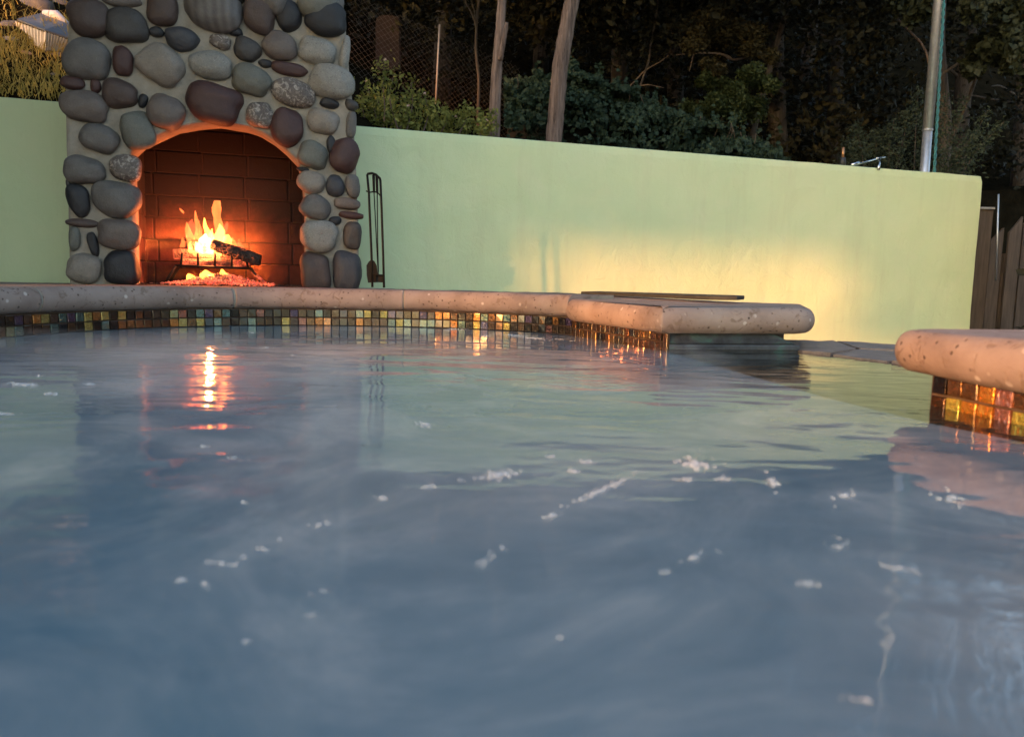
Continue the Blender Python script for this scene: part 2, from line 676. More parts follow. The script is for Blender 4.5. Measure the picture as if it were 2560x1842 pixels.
weir = [(0.385, 1.90), (0.483, 1.164), (0.534, 0.954), (0.70, 0.55)]
spa_poly = [tuple(q) for q in offset_path(ARC, 0.02)] + [(0.385, 1.90)] + weir[1:] + [(0.80, 0.3), (0.85, -0.5), (0.6, -1.0), (-1.1, -1.0), (-1.5, -0.4), (-1.5, 0.5)]
w = fan_sheet('spa_water', spa_poly, 0.0, WATER)
struct(w)
spill_poly = [(0.385, 1.90)] + weir[1:] + [(0.80, 0.3), (1.5, 0.3), (1.6, 1.2), (1.05, 1.30), (0.95, 1.53), (0.855, 1.725), (0.74, 1.965)]
struct(fan_sheet('spillway_water', spill_poly, 0.0, CLEAR))

# --- spa wall with mosaic tiles and coping stones
spa = thing('spa_wall', 'curved spa wall of iridescent mosaic tiles under rounded tan stone coping', 'pool wall', (-0.5, 2.64, 0))
TS = 0.0278


def wall_strip(name, path, z0, z1, mat, parent, off=0.0):
    P = offset_path(path, off)
    v, f = [], []
    for q in P:
        v += [(q[0], q[1], z0), (q[0], q[1], z1)]
    for i in range(len(P) - 1):
        f.append((2 * i, 2 * i + 2, 2 * i + 3, 2 * i + 1))
    return sub(mesh(name, v, f, mat), parent)


tile_v, tile_f = box_geo(-0.0123, 0.0123, -0.003, 0.003, -0.0123, 0.0123, 0.0010)
tile_meshes = {}


def tile_mesh(mat, k):
    key = (mat.m.name, k)
    if key not in tile_meshes:
        me = bpy.data.meshes.new('tile')
        rnd = random.Random(k)
        v = [(q[0] * (1 + 0.03 * rnd.uniform(-1, 1)), q[1] + (0.0006 * rnd.uniform(-1, 1)), q[2] * (1 + 0.03 * rnd.uniform(-1, 1))) for q in tile_v]
        me.from_pydata(v, [], tile_f)
        me.materials.append(mat.m)
        tile_meshes[key] = me
    return tile_meshes[key]


def lay_tiles(path, parent, mats, rows=(0.0415, 0.0137), side=1, cap=None):
    P = resample(path, TS)
    n = 0
    for i in range(len(P) - 1):
        c = (P[i] + P[i + 1]) / 2
        t = P[i + 1] - P[i]
        ang = math.atan2(t[1], t[0])
        for r, z in enumerate(rows):
            mat = mats(c, r)
            me = tile_mesh(mat, random.randrange(6))
            o = bpy.data.objects.new('tile', me)
            COL.objects.link(o)
            o.parent = parent
            nrm = np.array([t[1], -t[0]]) / np.linalg.norm(t) * 0.0005
            o.matrix_parent_inverse = Matrix.Translation(parent.location).inverted()
            o.location = (c[0] + nrm[0], c[1] + nrm[1], z + random.uniform(-0.0004, 0.0004))
            o.rotation_euler = (random.gauss(0, 0.035), random.gauss(0, 0.012), ang + random.gauss(0, 0.03))
            n += 1
    return n


vis_arc = [q for q in ARC if q[1] > 1.60]
wall_strip('grout_bed', vis_arc, -0.05, 0.075, GROUT, spa, 0.0022)
arc_len = len(resample(vis_arc, TS)) - 1
lay_tiles(vis_arc, spa, lambda c, r: TILE)


def rough_pt(q):
    """worn stone: a millimetre or two of unevenness"""
    w_ = Vector(q)
    a_ = noise.noise(w_ * 9) * 0.0028 + noise.noise(w_ * 31) * 0.0012
    return (q[0] + a_ * 0.6, q[1] + a_ * 0.6, q[2] + a_)


def sweep_coping(path, z0, z1, width, over, mat, parent, name='coping_stone'):
    """bullnosed coping stone swept along a plan path; front edge over the water on the right of travel"""
    P = np.array(path)
    h = (z1 - z0) / 2
    prof = []
    for k in range(13):
        a = -math.pi / 2 + math.pi * k / 12
        prof.append((-over + h * 0.85 * (1 - math.cos(a)), (z0 + z1) / 2 + h * math.sin(a)))
    prof.append((width, z1))
    prof.append((width, z0))
    rings = []
    for d, z in prof:
        Q = offset_path(P, d)
        rings.append([(q[0], q[1], z) for q in Q])
    n = len(P)
    v = [rough_pt(q) for r in rings for q in r]
    m = len(prof)
    f = []
    for k in range(m):
        for i in range(n - 1):
            k2 = (k + 1) % m
            f.append((k * n + i, k * n + i + 1, k2 * n + i + 1, k2 * n + i))
    f.append(tuple(k * n for k in range(m)))
    f.append(tuple(k * n + n - 1 for k in range(m))[::-1])
    o = mesh(name, v, f, mat)
    o.data.polygons.foreach_set('use_smooth', [len(p.vertices) == 4 for p in o.data.polygons])
    return sub(o, parent)


def arc_between(x0, x1):
    """indices of the far arc by photo column"""
    R = resample(ARC, 0.004)
    out = []
    for q in R:
        v = np.array([q[0], q[1], 0.09]) - CP
        px = 1280 + FPX * (v @ CI) / (v @ FW)
        if (px >= x0) and (px <= x1) and q[1] > 0.6:
            out.append(q)
    return out


joints = [-3000, -420, 84, 582, 1010, 1500]
for a, b in zip(joints[:-1], joints[1:]):
    seg = arc_between(a + 0.2, b - 0.2)
    if len(seg) > 3:
        sweep_coping(seg, 0.058, 0.127, 0.215, 0.028, COPING, spa)
        JM = GROUT

sweep_coping([q for q in resample(ARC, 0.01) if q[1] > 0.62], 0.0595, 0.1255, 0.213, 0.0262, MORTAR, spa, 'joint_mortar')

# --- corner pillar of the spa
pil = thing('spa_corner_pillar', 'square spa corner with brown mosaic side and thick tan coping slab beside spillway', 'pool wall', (0.5, 2.2, 0))


def bullnose_slab(name, poly, z0, z1, mat, parent, rad=0.05, seg=12):
    """slab whose rim is half round; corners of the plan polygon are rounded"""
    P = [np.array(q, float) for q in poly]
    n = len(P)
    R = []
    for i in range(n):
        a, b, c = P[i - 1], P[i], P[(i + 1) % n]
        u = (a - b) / np.linalg.norm(a - b)
        w_ = (c - b) / np.linalg.norm(c - b)
        rr = rad[i] if hasattr(rad, '__len__') else rad
        rr = min(rr, 0.45 * np.linalg.norm(a - b), 0.45 * np.linalg.norm(c - b))
        s, e = b + u * rr, b + w_ * rr
        for k in range(6):
            t = k / 5
            R.append((1 - t) ** 2 * s + 2 * t * (1 - t) * b + t * t * e)
    R = np.array(R)
    m = len(R)
    area = 0.5 * sum(R[i][0] * R[(i + 1) % m][1] - R[(i + 1) % m][0] * R[i][1] for i in range(m))
    sg = 1 if area > 0 else -1
    N = []
    for i in range(m):
        t = R[(i + 1) % m] - R[i - 1]
        t /= np.linalg.norm(t) + 1e-9
        N.append(sg * np.array([-t[1], t[0]]))     # inward
    N = np.array(N)
    h = (z1 - z0) / 2
    v, f = [], []
    for k in range(seg + 1):
        a = -math.pi / 2 + math.pi * k / seg
        Q = R + N * (h * 0.85 * (1 - math.cos(a)))
        z = (z0 + z1) / 2 + h * math.sin(a)
        v += [rough_pt((q[0], q[1], z)) for q in Q]
    for k in range(seg):
        for i in range(m):
            j = (i + 1) % m
            f.append((k * m + i, k * m + j, (k + 1) * m + j, (k + 1) * m + i))
    f.append(tuple(range(m))[::-1])
    f.append(tuple(range(seg * m, seg * m + m)))
    o = mesh(name, v, f, mat)
    o.data.polygons.foreach_set('use_smooth', [len(p.vertices) == 4 for p in o.data.polygons])
    return sub(o, parent)


bullnose_slab('coping_slab', [(0.362, 1.858), (0.775, 1.945), (0.93, 2.42), (0.62, 2.60), (0.235, 2.60), (0.160, 2.40)], 0.046, 0.114, COPING, pil,
              [0.008, 0.06, 0.05, 0.02, 0.02, 0.03])
wall_strip('grout_bed', [CORNER0, CORNER1], -0.05, 0.06, GROUT, pil, 0.0022)
lay_tiles([CORNER0 + 0.012 * (CORNER1 - CORNER0), CORNER1 - 0.035 * (CORNER1 - CORNER0)], pil, lambda c, r: BROWNTILE, rows=(0.0375, 0.0095))
# end tile at the very corner
o = mesh('corner_tile', *box_geo(-0.007, 0.010, -0.004, 0.006, -0.02, 0.047, 0.0015), BROWNTILE)
o.location = (CORNER1[0] - 0.001, CORNER1[1] + 0.004, 0)
o.rotation_euler[2] = -1.2
sub(o, pil)
# filling of the pillar
fill = [CORNER0 + np.array([0.02, 0.05]), CORNER1 + np.array([0.02, 0.03]), CORNER2 + np.array([-0.05, 0.05]), np.array([0.85, 2.38]), np.array([0.3, 2.55])]
bm = bmesh.new()
tv = [bm.verts.new((q[0], q[1], 0.05)) for q in fill]
bv = [bm.verts.new((q[0], q[1], GROUND_Z)) for q in fill]
bm.faces.new(tv)
for i in range(len(tv)):
    k = (i + 1) % len(tv)
    bm.faces.new((tv[i], tv[k], bv[k], bv[i]))
sub(bm_obj('core', bm, GROUT), pil)

# --- dark moulded spillway base under the pillar's front
VERD = M('verdigris_bronze')
p_ = VERD.pos()
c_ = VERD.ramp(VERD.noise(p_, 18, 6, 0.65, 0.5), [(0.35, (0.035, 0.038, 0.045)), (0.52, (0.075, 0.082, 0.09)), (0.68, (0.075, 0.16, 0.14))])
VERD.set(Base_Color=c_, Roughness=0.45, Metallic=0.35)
VERD.bump(VERD.noise(p_, 70, 5, 0.7), 0.4, 0.004)
base = thing('spillway_base', 'dark verdigris moulded base flaring out under the pillar coping above the water', 'spillway', (0.56, 1.95, 0))
ft = (CORNER2 - CORNER1) / np.linalg.norm(CORNER2 - CORNER1)
fn = np.array([ft[1], -ft[0]])
prof = [(-0.010, 0.050, -0.060), (-0.004, 0.048, -0.055), (-0.001, 0.041, -0.042), (0.004, 0.032, -0.024), (0.010, 0.0245, -0.004), (0.013, 0.0215, 0.001),
        (0.011, 0.0200, 0.000), (0.020, 0.0180, 0.008), (0.0215, 0.0150, 0.010), (0.0215, 0.0060, 0.010), (0.019, 0.0030, 0.007), (0.012, -0.03, 0.0)]
A_, B_ = CORNER1 + ft * 0.004, CORNER2
v, f = [], []
for fo, z, en in prof:
    fo -= 0.012
    a = A_ + fn * fo
    b = B_ + fn * fo + ft * en
    c = B_ + ft * en - fn * 0.28
    d = A_ - fn * 0.28
    v += [(q[0], q[1], z) for q in (a, b, c, d)]
for k in range(len(prof) - 1):
    for i in range(4):
        j = (i + 1) % 4
        f.append((k * 4 + i, k * 4 + j, (k + 1) * 4 + j, (k + 1) * 4 + i))
f.append((0, 1, 2, 3))
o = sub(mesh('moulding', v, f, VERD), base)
bmx = bmesh.new(); bmx.from_mesh(o.data); bmesh.ops.recalc_face_normals(bmx, faces=bmx.faces[:]); bmx.to_mesh(o.data); bmx.free()

# --- right pillar
rp = thing('spa_end_pillar', 'near spa wall end with golden mosaic tiles under a rounded tan coping at right', 'pool wall', (0.75, 1.0, 0))
bullnose_slab('coping_slab', [(1.7, 1.36), (0.565, 1.175), (0.590, 0.93), (0.655, 0.66), (0.70, 0.38), (0.72, -0.1), (0.95, -0.1), (1.7, 0.5)], 0.046, 0.110, COPING, rp,
              [0.03, 0.075, 0.04, 0.04, 0.04, 0.04, 0.03, 0.03])
wall_strip('grout_bed', RW, -0.05, 0.06, GROUT, rp, 0.0022)
wall_strip('grout_return', [np.array([1.5, 1.25]), RW[0]], -0.05, 0.06, GROUT, rp, 0.0)
P0, P1 = RW[0], RW[1]
lay_tiles([P0 + 0.1 * TS * (P1 - P0) / np.linalg.norm(P1 - P0)] + RW[1:4], rp, lambda c, r: BROWNTILE if c[1] > 1.088 else GOLDTILE, rows=(0.0315, 0.0035))

# --- flagstones at the far lip of the spillway
FLAG = mat_stone('flagstone', (0.17, 0.13, 0.115), (0.29, 0.225, 0.20), 0.3)
ledge = thing('flagstone_ledge', 'low ledge of irregular flagstones at the far edge of the spillway', 'stone ledge', (0.9, 1.95, -0.05))
stones = [
    [(0.741, 1.966), (0.790, 1.880), (0.93, 2.05), (0.98, 2.32), (0.80, 2.30)],
    [(0.793, 1.874), (0.856, 1.728), (1.02, 1.82), (1.06, 2.02), (0.935, 2.045)],
    [(0.940, 2.055), (1.065, 2.03), (1.20, 2.20), (0.99, 2.32)],
    [(0.860, 1.722), (0.95, 1.54), (1.17, 1.62), (1.16, 1.86), (1.025, 1.812)],
    [(1.03, 1.825), (1.155, 1.87), (1.30, 2.10), (1.205, 2.19), (1.07, 2.02)],
    [(0.955, 1.53), (1.05, 1.31), (1.35, 1.38), (1.175, 1.612)],
    [(1.18, 1.62), (1.355, 1.39), (1.6, 1.6), (1.31, 2.09), (1.165, 1.86)],
]
for s in stones:
    bm = bmesh.new()
    cx = np.mean(np.array(s), axis=0)
    hz = 0.006 + random.uniform(-0.002, 0.002)
    out = []
    for i in range(len(s)):
        a, b = np.array(s[i]), np.array(s[(i + 1) % len(s)])
        for k in range(4):
            q = a + (b - a) * k / 4
            q = cx + (q - cx) * (0.985 + random.uniform(-0.018, 0.006))
            out.append(q)
    tv = [bm.verts.new((q[0], q[1], hz + random.uniform(-0.0015, 0.0015))) for q in out]
    bv = [bm.verts.new((q[0], q[1], -0.06)) for q in out]
    ctr = bm.verts.new((cx[0], cx[1], hz))
    n = len(out)
    for i in range(n):
        j = (i + 1) % n
        bm.faces.new((tv[i], tv[j], ctr))
        bm.faces.new((tv[i], bv[i], bv[j], tv[j]))
    sub(bm_obj('flagstone', bm, FLAG), ledge)
bm = bmesh.new()
lp = [(0.76, 1.98), (0.86, 1.74), (1.06, 1.33), (1.6, 1.42), (1.6, 1.8), (1.25, 2.17), (0.98, 2.31), (0.81, 2.29)]
tv = [bm.verts.new((q[0], q[1], -0.001)) for q in lp]
bv = [bm.verts.new((q[0], q[1], GROUND_Z)) for q in lp]
bm.faces.new(tv)
for i in range(len(tv)):
    k = (i + 1) % len(tv)
    bm.faces.new((tv[i], tv[k], bv[k], bv[i]))
sub(bm_obj('mortar_bed', bm, GROUT), ledge)

# --- slate slab lying on the deck edge
SLATE = mat_simple('dark_slate', (0.020, 0.023, 0.022), (0.040, 0.042, 0.038), 30, 0.7, bump=0.4)
bm = bmesh.new()
sp = [(0.36, 3.22), (0.52, 2.75), (0.705, 2.33), (0.66, 2.26), (0.60, 2.33), (0.44, 2.72), (0.27, 3.12)]
sp = [(q[0] + random.uniform(-0.008, 0.008), q[1] + random.uniform(-0.008, 0.008)) for q in sp]
zt = [0.131, 0.135, 0.138, 0.137, 0.134, 0.132, 0.129]
tv = [bm.verts.new((q[0], q[1], z)) for q, z in zip(sp, zt)]
bv = [bm.verts.new((q[0], q[1], z - 0.0125)) for q, z in zip(sp, zt)]
bm.faces.new(tv)
bm.faces.new(bv[::-1])
for i in range(len(tv)):
    k = (i + 1) % len(tv)
    bm.faces.new((tv[i], bv[i], bv[k], tv[k]))
bmesh.ops.bevel(bm, geom=bm.edges[:], offset=0.002, segments=1, affect='EDGES')
tag(bm_obj('slate_slab', bm, SLATE), 'thin dark slate slab lying on the deck behind the pillar coping', 'stone slab')

# ================================================================== FIREPLACE
CC = ony(510, 690, 3.30)                        # point on the front plane of the chimney


def cpl(x, y):
    """photo pixel -> (along, height) in the chimney's front plane"""
    q = onpl(x, y, CC, WN)
    return (q - CC) @ WT, q[2]


def cw(a, z, d=0.0):
    """(along, height, depth behind the front plane) -> world"""
    q = CC + WT * a - WN * d
    return np.array([q[0], q[1], z])


fp = thing('stone_fireplace', 'tall outdoor fireplace of rounded river stones in pale mortar with arched firebox', 'fireplace', (CC[0], CC[1], DECK_Z - 0.004))
edgeL = [cpl(176, 715), cpl(172, 560), cpl(168, 400), cpl(164, 250), cpl(168, 120), cpl(176, 0)]
edgeR = [cpl(898, 717), cpl(896, 560), cpl(889, 400), cpl(880, 250), cpl(866, 100), cpl(856, 0)]
ZTOP = 3.15


def edge_at(E, z):
    zs = [e[1] for e in E]
    as_ = [e[0] for e in E]
    if z > zs[-1]:
        k = (as_[-1] - as_[-2]) / (zs[-1] - zs[-2]) * 0.6
        return as_[-1] + k * (z - zs[-1])
    return float(np.interp(z, zs, as_))


holeL = [cpl(334, 714), cpl(333, 640), cpl(330, 520), cpl(326, 430), cpl(326, 380), cpl(350, 358), cpl(393, 338), cpl(440, 318), cpl(490, 308), cpl(535, 303)]
holeR = [cpl(766, 716), cpl(765, 600), cpl(764, 500), cpl(758, 440), cpl(748, 406), cpl(722, 378), cpl(690, 350), cpl(650, 325), cpl(600, 309), cpl(560, 303.5)]
zarch = holeL[-1][1]
ac = (holeL[-1][0] + holeR[-1][0]) / 2
# mortar front
zs = sorted(set([DECK_Z - 0.06] + list(np.linspace(DECK_Z, holeL[4][1], 12)) + [h[1] for h in holeL[4:]] + list(np.linspace(holeL[4][1], zarch, 18)) + list(np.linspace(zarch, ZTOP, 36))))
bm = bmesh.new()


def fr(a, z, amp=1.0):
    n_ = noise.noise(Vector((a * 9, z * 9, 1.5))) * 0.010 + noise.noise(Vector((a * 24, z * 24, 4))) * 0.004
    return bm.verts.new(V(cw(a, z, -n_ * amp)))


hLz, hLa = [h[1] for h in holeL], [h[0] for h in holeL]
hRz, hRa = [h[1] for h in holeR], [h[0] for h in holeR]
Lr, Rr = [], []
NC = 14
for z in zs:
    if z < zarch:
        hl, hr = float(np.interp(z, hLz, hLa)), float(np.interp(z, hRz, hRa))
    else:
        hl = hr = ac
    aL, aR = edge_at(edgeL, z), edge_at(edgeR, z)
    L_ = [fr(aL + (hl - aL) * i / NC, z) for i in range(NC + 1)]
    R_ = [fr(hr + (aR - hr) * i / NC, z) for i in range(NC + 1)]
    Lr.append(L_)
    Rr.append(R_)
for k in range(len(zs) - 1):
    for S in (Lr, Rr):
        for i in range(NC):
            bm.faces.new((S[k][i], S[k][i + 1], S[k + 1][i + 1], S[k + 1][i]))
# soffit / jambs of the opening, 0.16 deep, and outer sides
DJ, DB = 0.17, 0.47
for S, col in ((Lr, NC), (Rr, 0)):
    prev = None
    for k, z in enumerate(zs):
        if z > zarch + 1e-6:
            break
        q = S[k][col].co
        back = bm.verts.new(q - V(WN) * DJ)
        if prev:
            bm.faces.new((S[k - 1][col], S[k][col], back, prev))
        prev = back
for S, col in ((Lr, 0), (Rr, NC)):
    prev = None
    for k, z in enumerate(zs):
        q = S[k][col].co
        back = bm.verts.new(q - V(WN) * DB)
        if prev:
            bm.faces.new((S[k - 1][col], S[k][col], back, prev))
        prev = back
        S[k].append(back)
n = len(zs) - 1
bm.faces.new((Lr[n][0], Lr[n][NC], Rr[n][NC], Rr[n][-1], Lr[n][-1]))
bm.faces.new((Lr[0][-1], Rr[0][-1], Rr[n][-1], Lr[n][-1]))
sub(bm_obj('mortar_body', bm, MORTAR, smooth=True), fp)

# stones: (cx, cy, w, h, tilt deg, kind, squareness) in photo pixels
S1 = 960 / 2268.0
S2 = 900 / 2268.0
st1 = [(525, 112, 240, 222, -8, 'w', 2.6), (750, 157, 256, 196, -5, 'd', 2.4), (715, 5, 236, 82, 3, 't', 2.4), (960, 48, 180, 214, 3, 'w', 2.8),
       (1262, 62, 330, 262, 0, 's', 2.6), (1532, 88, 182, 236, 8, 'w', 2.6), (1707, 100, 146, 182, 3, 'b', 2.4), (1921, 114, 236, 204, 5, 'b', 2.6),
       (926, 192, 86, 60, 3, 'b', 2.2), (1080, 238, 196, 142, 10, 'u', 2.1), (1301, 250, 122, 94, 12, 'p', 2.2), (1393, 193, 80, 50, 0, 'b', 2.2),
       (1464, 297, 158, 142, 25, 'd', 2.4), (1650, 274, 200, 172, 15, 't', 2.5), (1872, 302, 218, 164, 10, 'l', 2.4), (2034, 312, 66, 196, 8, 'l', 2.3),
       (515, 353, 272, 236, 8, 'g', 2.6), (727, 364, 118, 166, 0, 'm', 3.0), (948, 388, 286, 246, 32, 'e', 2.6), (1243, 388, 242, 160, 6, 'l', 2.3),
       (1486, 476, 226, 182, 18, 'n', 2.4), (1566, 378, 80, 50, 0, 'b', 2.2), (1711, 411, 206, 82, 8, 'm', 2.6), (1957, 484, 266, 202, 5, 'l', 2.6),
       (430, 494, 142, 78, 4, 'm', 2.2), (567, 510, 64, 86, 6, 'm', 2.4), (710, 556, 200, 174, 4, 'w', 2.6), (500, 632, 276, 182, 10, 't', 2.5),
       (846, 597, 60, 82, 28, 'b', 2.3), (985, 667, 220, 204, 20, 't', 2.5), (1271, 618, 328, 244, 10, 'm', 2.7), (1732, 550, 248, 166, 14, 'p', 2.4),
       (1945, 612, 110, 60, 6, 'b', 2.3), (2076, 622, 78, 66, 20, 'd', 2.3), (590, 820, 230, 174, 20, 'g', 2.5), (815, 772, 208, 218, -12, 'n', 3.0),
       (1533, 682, 156, 146, 10, 'p', 2.6), (1694, 757, 184, 222, 8, 'm', 2.6), (1910, 720, 182, 150, 6, 'e', 2.5), (2072, 740, 62, 152, 5, 'g', 2.3),
       (1955, 858, 52, 106, -4, 'b', 2.4), (2003, 22, 56, 90, 5, 'g', 2.3)]
st2 = [(1717, 224, 184, 176, 20, 'n', 2.4), (1918, 228, 186, 214, 22, 'm', 2.2), (285, 315, 252, 174, 6, 'g', 2.5), (541, 305, 192, 162, 10, 'p', 2.5),
       (1655, 312, 76, 30, 4, 'b', 2.2), (1706, 396, 170, 142, 18, 'e', 2.5), (1859, 416, 112, 132, -8, 'u', 2.3), (1968, 420, 92, 142, -10, 'g', 2.4),
       (242, 511, 146, 202, -10, 'b', 2.4), (486, 505, 300, 224, 0, 'g', 2.6), (178, 400, 28, 58, 0, 'd', 2.3), (1732, 550, 192, 156, 8, 'g', 2.4),
       (1935, 528, 158, 72, 2, 't', 2.5), (1960, 602, 148, 46, 4, 'm', 2.3), (1857, 636, 78, 56, -15, 'b', 2.3), (270, 651, 208, 54, 2, 'w', 2.6),
       (502, 725, 262, 188, 5, 't', 2.7), (220, 750, 74, 148, 3, 'n', 2.4), (335, 784, 72, 146, -14, 'b', 2.4), (1760, 736, 228, 194, 4, 'l', 2.7),
       (1966, 729, 112, 166, 4, 'd', 2.5), (280, 936, 212, 186, 10, 'e', 2.4), (521, 932, 216, 206, 0, 'b', 2.9), (1735, 958, 186, 240, -2, 'w', 3.4),
       (1936, 956, 172, 250, 2, 'u', 3.2)]
stones = [(x * S1, y * S1, w_ * S1, h_ * S1, t, k, e) for x, y, w_, h_, t, k, e in st1] + \
         [(100 + x * S2, 300 + y * S2, w_ * S2, h_ * S2, t, k, e) for x, y, w_, h_, t, k, e in st2]

ico = bmesh.new()
bmesh.ops.create_icosphere(ico, subdivisions=4, radius=1.0)
ICO_V = [q.co.copy() for q in ico.verts]
ICO_F = [tuple(w_.index for w_ in q.verts) for q in ico.faces]
ico.free()


def pebble(name, a, z, ra, rz, rd, tilt, ex, mat, parent, seed, out=0.12):
    rnd = random.Random(seed)
    off = Vector((rnd.uniform(-50, 50), rnd.uniform(-50, 50), rnd.uniform(-50, 50)))
    v = []
    ct, stn = math.cos(tilt), math.sin(tilt)
    egg = rnd.uniform(-0.12, 0.12)
    egg2 = rnd.uniform(-0.10, 0.10)
    amp = 0.15
    for q in ICO_V:
        x, y, w_ = q
        s = (abs(x) ** ex + abs(w_) ** ex + abs(y) ** 2.3) ** (-1 / 2.4) if ex > 2.4 else (abs(x) ** ex + abs(w_) ** ex + abs(y) ** ex) ** (-1 / ex)
        q2 = q * s
        nz = noise.noise(q * 1.1 + off) * amp + noise.noise(q * 2.6 + off) * 0.035 + noise.noise(q * 7 + off) * 0.010
        q2 = q2 * (1 + nz)
        u, d, h = q2.x * ra * (1 + egg * q2.z), q2.y * rd, q2.z * rz * (1 + egg2 * q2.x)
        # photo tilt is clockwise
        v.append((u * ct + h * stn, d, -u * stn + h * ct))
    v = np.array(v)
    mn, mx = v.min(0), v.max(0)
    cu, ch = (mn[0] + mx[0]) / 2, (mn[2] + mx[2]) / 2
    ku, kh = 2 * ra / (mx[0] - mn[0]), 2 * rz / (mx[2] - mn[2])
    kd = rd / max(-mn[1], 1e-6)
    v = [cw(a + (q[0] - cu) * ku, z + (q[2] - ch) * kh, q[1] * kd - out * rd) for q in v]
    o = mesh(name, v, ICO_F, mat, smooth=True)
    return sub(o, parent)


for i, (x, y, w_, h_, t, k, e) in enumerate(stones):
    a, z = cpl(x, y)
    ra = (cpl(x + w_ / 2, y)[0] - cpl(x - w_ / 2, y)[0]) / 2 * 1.07
    rz = (cpl(x, y - h_ / 2)[1] - cpl(x, y + h_ / 2)[1]) / 2 * 1.07
    pebble('river_stone', a, z, ra, rz, min(ra, rz) * 0.55 + 0.008, math.radians(t), e, ST[k], fp, i * 13 + 5)
# stones above the picture, up to the chimney top
rnd = random.Random(3)
zz = cpl(500, -40)[1]
row = 0
while zz < ZTOP - 0.06:
    aL, aR = edge_at(edgeL, zz), edge_at(edgeR, zz)
    a = aL + rnd.uniform(0.02, 0.08)
    while a < aR - 0.03:
        ra = rnd.uniform(0.055, 0.11)
        pebble('river_stone', min(a + ra, aR - 0.05), zz + rnd.uniform(-0.02, 0.02), ra, rnd.uniform(0.055, 0.085), 0.055, rnd.uniform(-0.3, 0.3), 2.5,
               ST[rnd.choice('gtdwnlbme')], fp, 900 + row * 40 + int(a * 100))
        a += 2 * ra + 0.03
    zz += 0.185
    row += 1

# firebox of bricks
BRICK = M('sooty_firebrick')
p_ = BRICK.pos()
nz_ = BRICK.noise(p_, 22, 5, 0.6)
c_ = BRICK.ramp(nz_, [(0.3, (0.055, 0.017, 0.012)), (0.7, (0.11, 0.036, 0.025))])
c_ = BRICK.mix(BRICK.ramp(orand(BRICK), [(0.0, 0.0), (1.0, 0.35)]), c_, (0.035, 0.014, 0.010))
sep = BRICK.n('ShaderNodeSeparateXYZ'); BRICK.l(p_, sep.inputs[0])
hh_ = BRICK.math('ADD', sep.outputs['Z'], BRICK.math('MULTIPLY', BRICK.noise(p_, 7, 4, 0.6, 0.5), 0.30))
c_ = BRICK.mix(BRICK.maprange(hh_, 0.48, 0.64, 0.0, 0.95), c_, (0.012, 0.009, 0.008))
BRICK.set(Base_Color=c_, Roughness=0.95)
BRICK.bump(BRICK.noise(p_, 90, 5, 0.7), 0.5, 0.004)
aHL, aHR = holeL[0][0] - 0.005, holeR[0][0] + 0.005
BLh, BLw = 0.104, 0.205
D0, D1 = DJ + 0.002, 0.46
aB0, aB1 = aHL + 0.01, aHR - 0.01          # back wall span
SOOTJ = mat_simple('soot_joint', (0.02, 0.012, 0.009), (0.035, 0.02, 0.015), 30, 0.95)


# joints behind the bricks, ceiling and floor of the firebox
zt = DECK_Z + 8 * BLh
parts = []
for a0, a1, d0, d1, z0, z1 in ((aB0 - 0.1, aB1 + 0.1, D1 + 0.004, D1 + 0.06, DECK_Z - 0.02, zt + 0.02), (aHL - 0.06, aHL - 0.004, D0, D1, DECK_Z - 0.02, zt),
                               (aHR + 0.004, aHR + 0.06, D0, D1, DECK_Z - 0.02, zt), (aHL - 0.09, aHR + 0.09, D0 - 0.0, D1 + 0.06, zt, zt + 0.03),
                               (aHL - 0.06, aHR + 0.06, -0.02, D1 + 0.06, DECK_Z - 0.05, DECK_Z - 0.001)):
    v, f = box_geo(a0, a1, d0, d1, z0, z1)
    parts.append(([cw(q[0], q[2], q[1]) for q in v], f))
v, f = merge_geo(parts)
fbx = sub(mesh('firebox', v, f, SOOTJ), fp)


def brick(a0, a1, d0, d1, z0, z1):
    v, f = box_geo(a0, a1, d0, d1, z0, z1, 0.003)
    v = [cw(q[0] + 0.0, q[2], q[1] + random.uniform(-0.0008, 0.0008)) for q in v]
    sub(mesh('brick', v, f, BRICK), fbx)


for r in range(8):
    z0 = DECK_Z + r * BLh
    a = aB0 - 0.06 - (0.5 * BLw if r % 2 else 0.12)
    while a < aB1 + 0.06:
        a1 = min(a + BLw - 0.006, aB1 + 0.06)
        s0 = max(a, aB0 - 0.06)
        if a1 - s0 > 0.02:
            dj = random.uniform(-0.002, 0.002)
            brick(s0, a1, D1 + dj, D1 + 0.05, z0 + 0.0025, z0 + BLh - 0.0025)
        a += BLw
    for sd in (-1, 1):
        d = D0 + (0.0 if r % 2 else -0.08)
        while d < D1 - 0.001:
            e0, e1 = max(d, D0), min(d + BLw - 0.006, D1 - 0.002)
            if e1 - e0 > 0.02:
                if sd < 0:
                    brick(aHL - 0.055, aHL + random.uniform(-0.001, 0.001), e0, e1, z0 + 0.0025, z0 + BLh - 0.0025)
                else:
                    brick(aHR + random.uniform(-0.001, 0.001), aHR + 0.055, e0, e1, z0 + 0.0025, z0 + BLh - 0.0025)
            d += BLw
# breast behind the arch so light does not leak above it
v, f = box_geo(aHL - 0.09, aHR + 0.09, DJ - 0.002, DJ + 0.03, zarch + 0.004, zt + 0.03)
sub(mesh('breast_lining', [cw(q[0], q[2], q[1]) for q in v], f, SOOTJ), fbx)

# --- fire: grate, logs, embers, flames
def fpx(x, y, d):
    """photo pixel on a plane d behind the front plane of the chimney"""
    q = onpl(x, y, CC - WN * d, WN)
    return q


